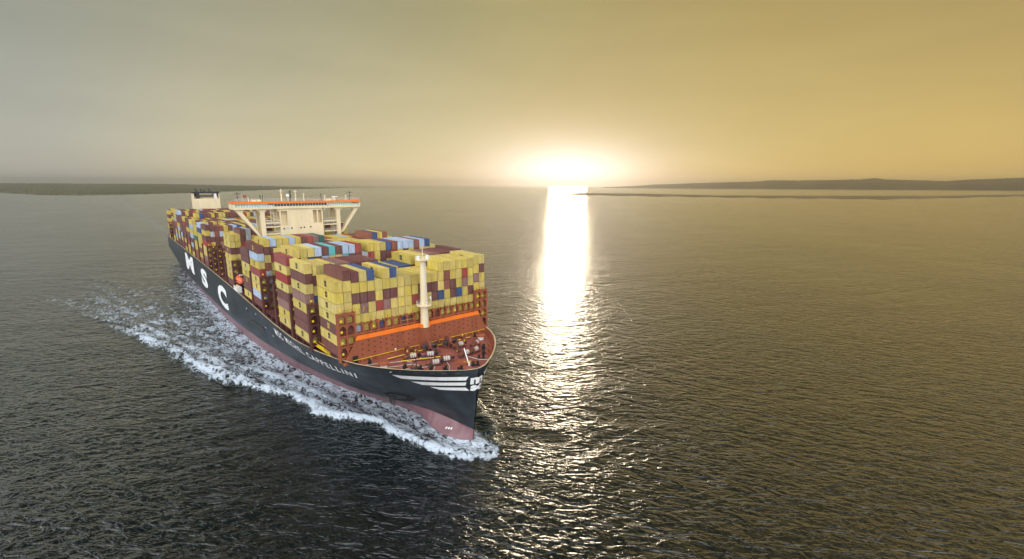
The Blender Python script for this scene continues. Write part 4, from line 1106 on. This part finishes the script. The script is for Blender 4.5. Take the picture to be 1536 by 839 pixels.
# ------------------------------------------------------------------ far shores
def pix_dir(u, v):
    w = Vector(((u-768)/FPX, -(v-419.5)/FPX, -1)); w.normalize()
    return (cam.matrix_world.to_3x3() @ w)
CAMM = Matrix.Translation((0, 0, CAM_H)) @ Matrix.Rotation(math.pi/2 - PITCH, 4, 'X') @ Matrix.Rotation(ROLL, 4, 'Z')
def az(u):
    d = CAMM.to_3x3() @ Vector(((u-768)/FPX, (419.5-280)/FPX, -1)); return math.atan2(d.x, d.y)
def land_material(name, c1, c2, c3, sc):
    m = bpy.data.materials.new(name); m.use_nodes = True; nt = m.node_tree; N = nt.nodes; L = nt.links; p = N['Principled BSDF']; p.inputs['Roughness'].default_value = .9; p.inputs['Specular IOR Level'].default_value = .1
    g = N.new('ShaderNodeNewGeometry'); mp = N.new('ShaderNodeMapping'); mp.inputs['Scale'].default_value = (sc*.4, sc, sc); L.new(g.outputs['Position'], mp.inputs[0])
    nz = N.new('ShaderNodeTexNoise'); nz.inputs['Scale'].default_value = 1; nz.inputs['Detail'].default_value = 6; nz.inputs['Roughness'].default_value = .65; L.new(mp.outputs[0], nz.inputs['Vector'])
    r = N.new('ShaderNodeValToRGB'); L.new(nz.outputs['Fac'], r.inputs[0]); e = r.color_ramp.elements; e.new(.5)
    for x, (pp, c) in zip(e, ((.32, c1), (.5, c2), (.68, c3))): x.position = pp; x.color = (*c, 1)
    L.new(r.outputs[0], p.inputs['Base Color']); return m
def shore(name, us, near, far_, height, material, label, seed, depth_n=14, back=1.0):
    """land between two distances (metres, given per column angle); height(t, u, depth) in metres"""
    v = []; f = []; n = len(us)
    for i, u in enumerate(us):
        a = az(u); d0 = near[i]; d1 = far_[i]
        for j in range(depth_n):
            t = j/(depth_n-1); r = d0+(d1-d0)*t**1.6
            v.append((r*math.sin(a), r*math.cos(a), height(t, u, i, j)))
    for i in range(n-1):
        for j in range(depth_n-1):
            k = i*depth_n+j; f.append((k, k+depth_n, k+depth_n+1, k+1))
    me = bpy.data.meshes.new(name); me.from_pydata(v, [], f); me.materials.append(material); me.polygons.foreach_set('use_smooth', [False]*len(f)); me.update()
    if me.polygons[0].normal.z < 0: me.flip_normals()
    o = bpy.data.objects.new(name, me); C.objects.link(o); o['kind'] = 'structure'; o['label'] = label
    return o
def hor(u): return 279.5+.0042*(u-768)
def dist_of(u, v):      # horizontal distance at which sea level projects to row v, column u
    d = CAMM.to_3x3() @ Vector(((u-768)/FPX, (419.5-v)/FPX, -1)); t = CAM_H/max(-d.z, 1e-5); return math.hypot(d.x, d.y)*t
rr = np.random.RandomState(5)
us = np.linspace(-500, 560, 260)
nv = I(us, [-500, -200, 0, 60, 120, 200, 285, 340, 420, 480, 560], [287, 289, 290, 293, 293.6, 292, 289.8, 287.5, 284.5, 283, 281.5])
nd_ = [dist_of(u, v)*(1+.012*math.sin(u*.31)+.01*math.sin(u*.83)) for u, v in zip(us, nv)]
rough = rr.rand(260, 14)
M_land = land_material('far_farmland', (.055, .055, .030), (.095, .092, .050), (.15, .135, .085), .004)
shore('left_shore', us, nd_, [14000 for d in nd_], lambda t, u, i, j: -1 if t == 0 else (3+rough[i, j]*(3+6*t)+74*t**1.4*float(I(u, [250, 480], [1, .12])))*min(1, (600-u)/200), M_land, 'low olive green coast fading into haze on the far left', 1)
us = np.linspace(835, 1900, 300)
nv = I(us, [835, 860, 960, 1080, 1200, 1330, 1420, 1480, 1536, 1900], [291.6, 292.8, 294.8, 296.4, 298.3, 299.6, 298, 296, 295.4, 295])
fv = I(us, [835, 860, 960, 1080, 1200, 1330, 1420, 1480, 1536, 1900], [291.0, 289.6, 290.4, 293.2, 293.6, 293.6, 293.6, 292.6, 291.8, 292])
r3 = rr.rand(300, 6)
M_sand = land_material('tidal_sandbank', (.07, .05, .025), (.15, .105, .05), (.24, .18, .10), .01)
shore('sandbank', us, [dist_of(u, v+.4*math.sin(u*.11)) for u, v in zip(us, nv)], [dist_of(u, v) for u, v in zip(us, fv)], lambda t, u, i, j: -.3 if t in (0, 1) else .5+1.5*r3[i, j], M_sand, 'thin brown sandbank lying across the water on the right', 2, 6)
us = np.linspace(905, 1950, 420)
tv = I(us, [905, 930, 960, 980, 1060, 1140, 1155, 1200, 1240, 1290, 1310, 1330, 1420, 1450, 1536, 1700, 1950], [281.0, 280.2, 279, 277.6, 275.2, 273.6, 272.3, 273, 272.6, 272.2, 270.6, 272.6, 275, 273.6, 272.2, 272, 274])
r4 = rr.rand(420, 8)
D1 = 22000.
hh = [max(5, (hor(u)-v)/FPX*D1*1.02+CAM_H)*(.99+.03*r4[i, 0]) for i, (u, v) in enumerate(zip(us, tv))]
M_hill = land_material('far_hills', (.030, .020, .008), (.05, .036, .014), (.085, .062, .028), .002)
prof = [0, .55, .8, .93, 1.0, .9, .6, .2]
shore('far_hills', us, [D1*.93/math.cos(az(u)) if False else D1*.93 for u in us], [D1*1.15 for u in us], lambda t, u, i, j: -2 if j == 0 else hh[i]*prof[j]*(1-.03*r4[i, j]), M_hill, 'long low dark hills along the horizon on the right', 3, 8)
for o in list(S.objects):
    if o.name.split('.')[0] in ('left_shore', 'far_hills', 'sandbank'): o['category'] = 'land'
bpy.data.objects['left_shore'].name = 'coast'
HAZE = 4.4e-5
def build_haze():
    mb = MB(); mb.box(-30000, 30000, -30000, 30000, -6.5, 400, None or M_dark)
    me = mb.build('haze', data_only=True); me.materials.clear()
    m = bpy.data.materials.new('haze_air'); m.use_nodes = True; N = m.node_tree.nodes; N.remove(N['Principled BSDF'])
    v = N.new('ShaderNodeVolumePrincipled'); v.inputs['Density'].default_value = HAZE; v.inputs['Color'].default_value = (.99, .975, .94, 1); v.inputs['Anisotropy'].default_value = .82
    m.node_tree.links.new(v.outputs[0], N['Material Output'].inputs['Volume'])
    me.materials.append(m)
    o = bpy.data.objects.new('haze', me); C.objects.link(o); o['kind'] = 'stuff'; o['label'] = 'pale golden evening haze over the water'; o['category'] = 'haze'
USE_HAZE = True
if USE_HAZE: build_haze()
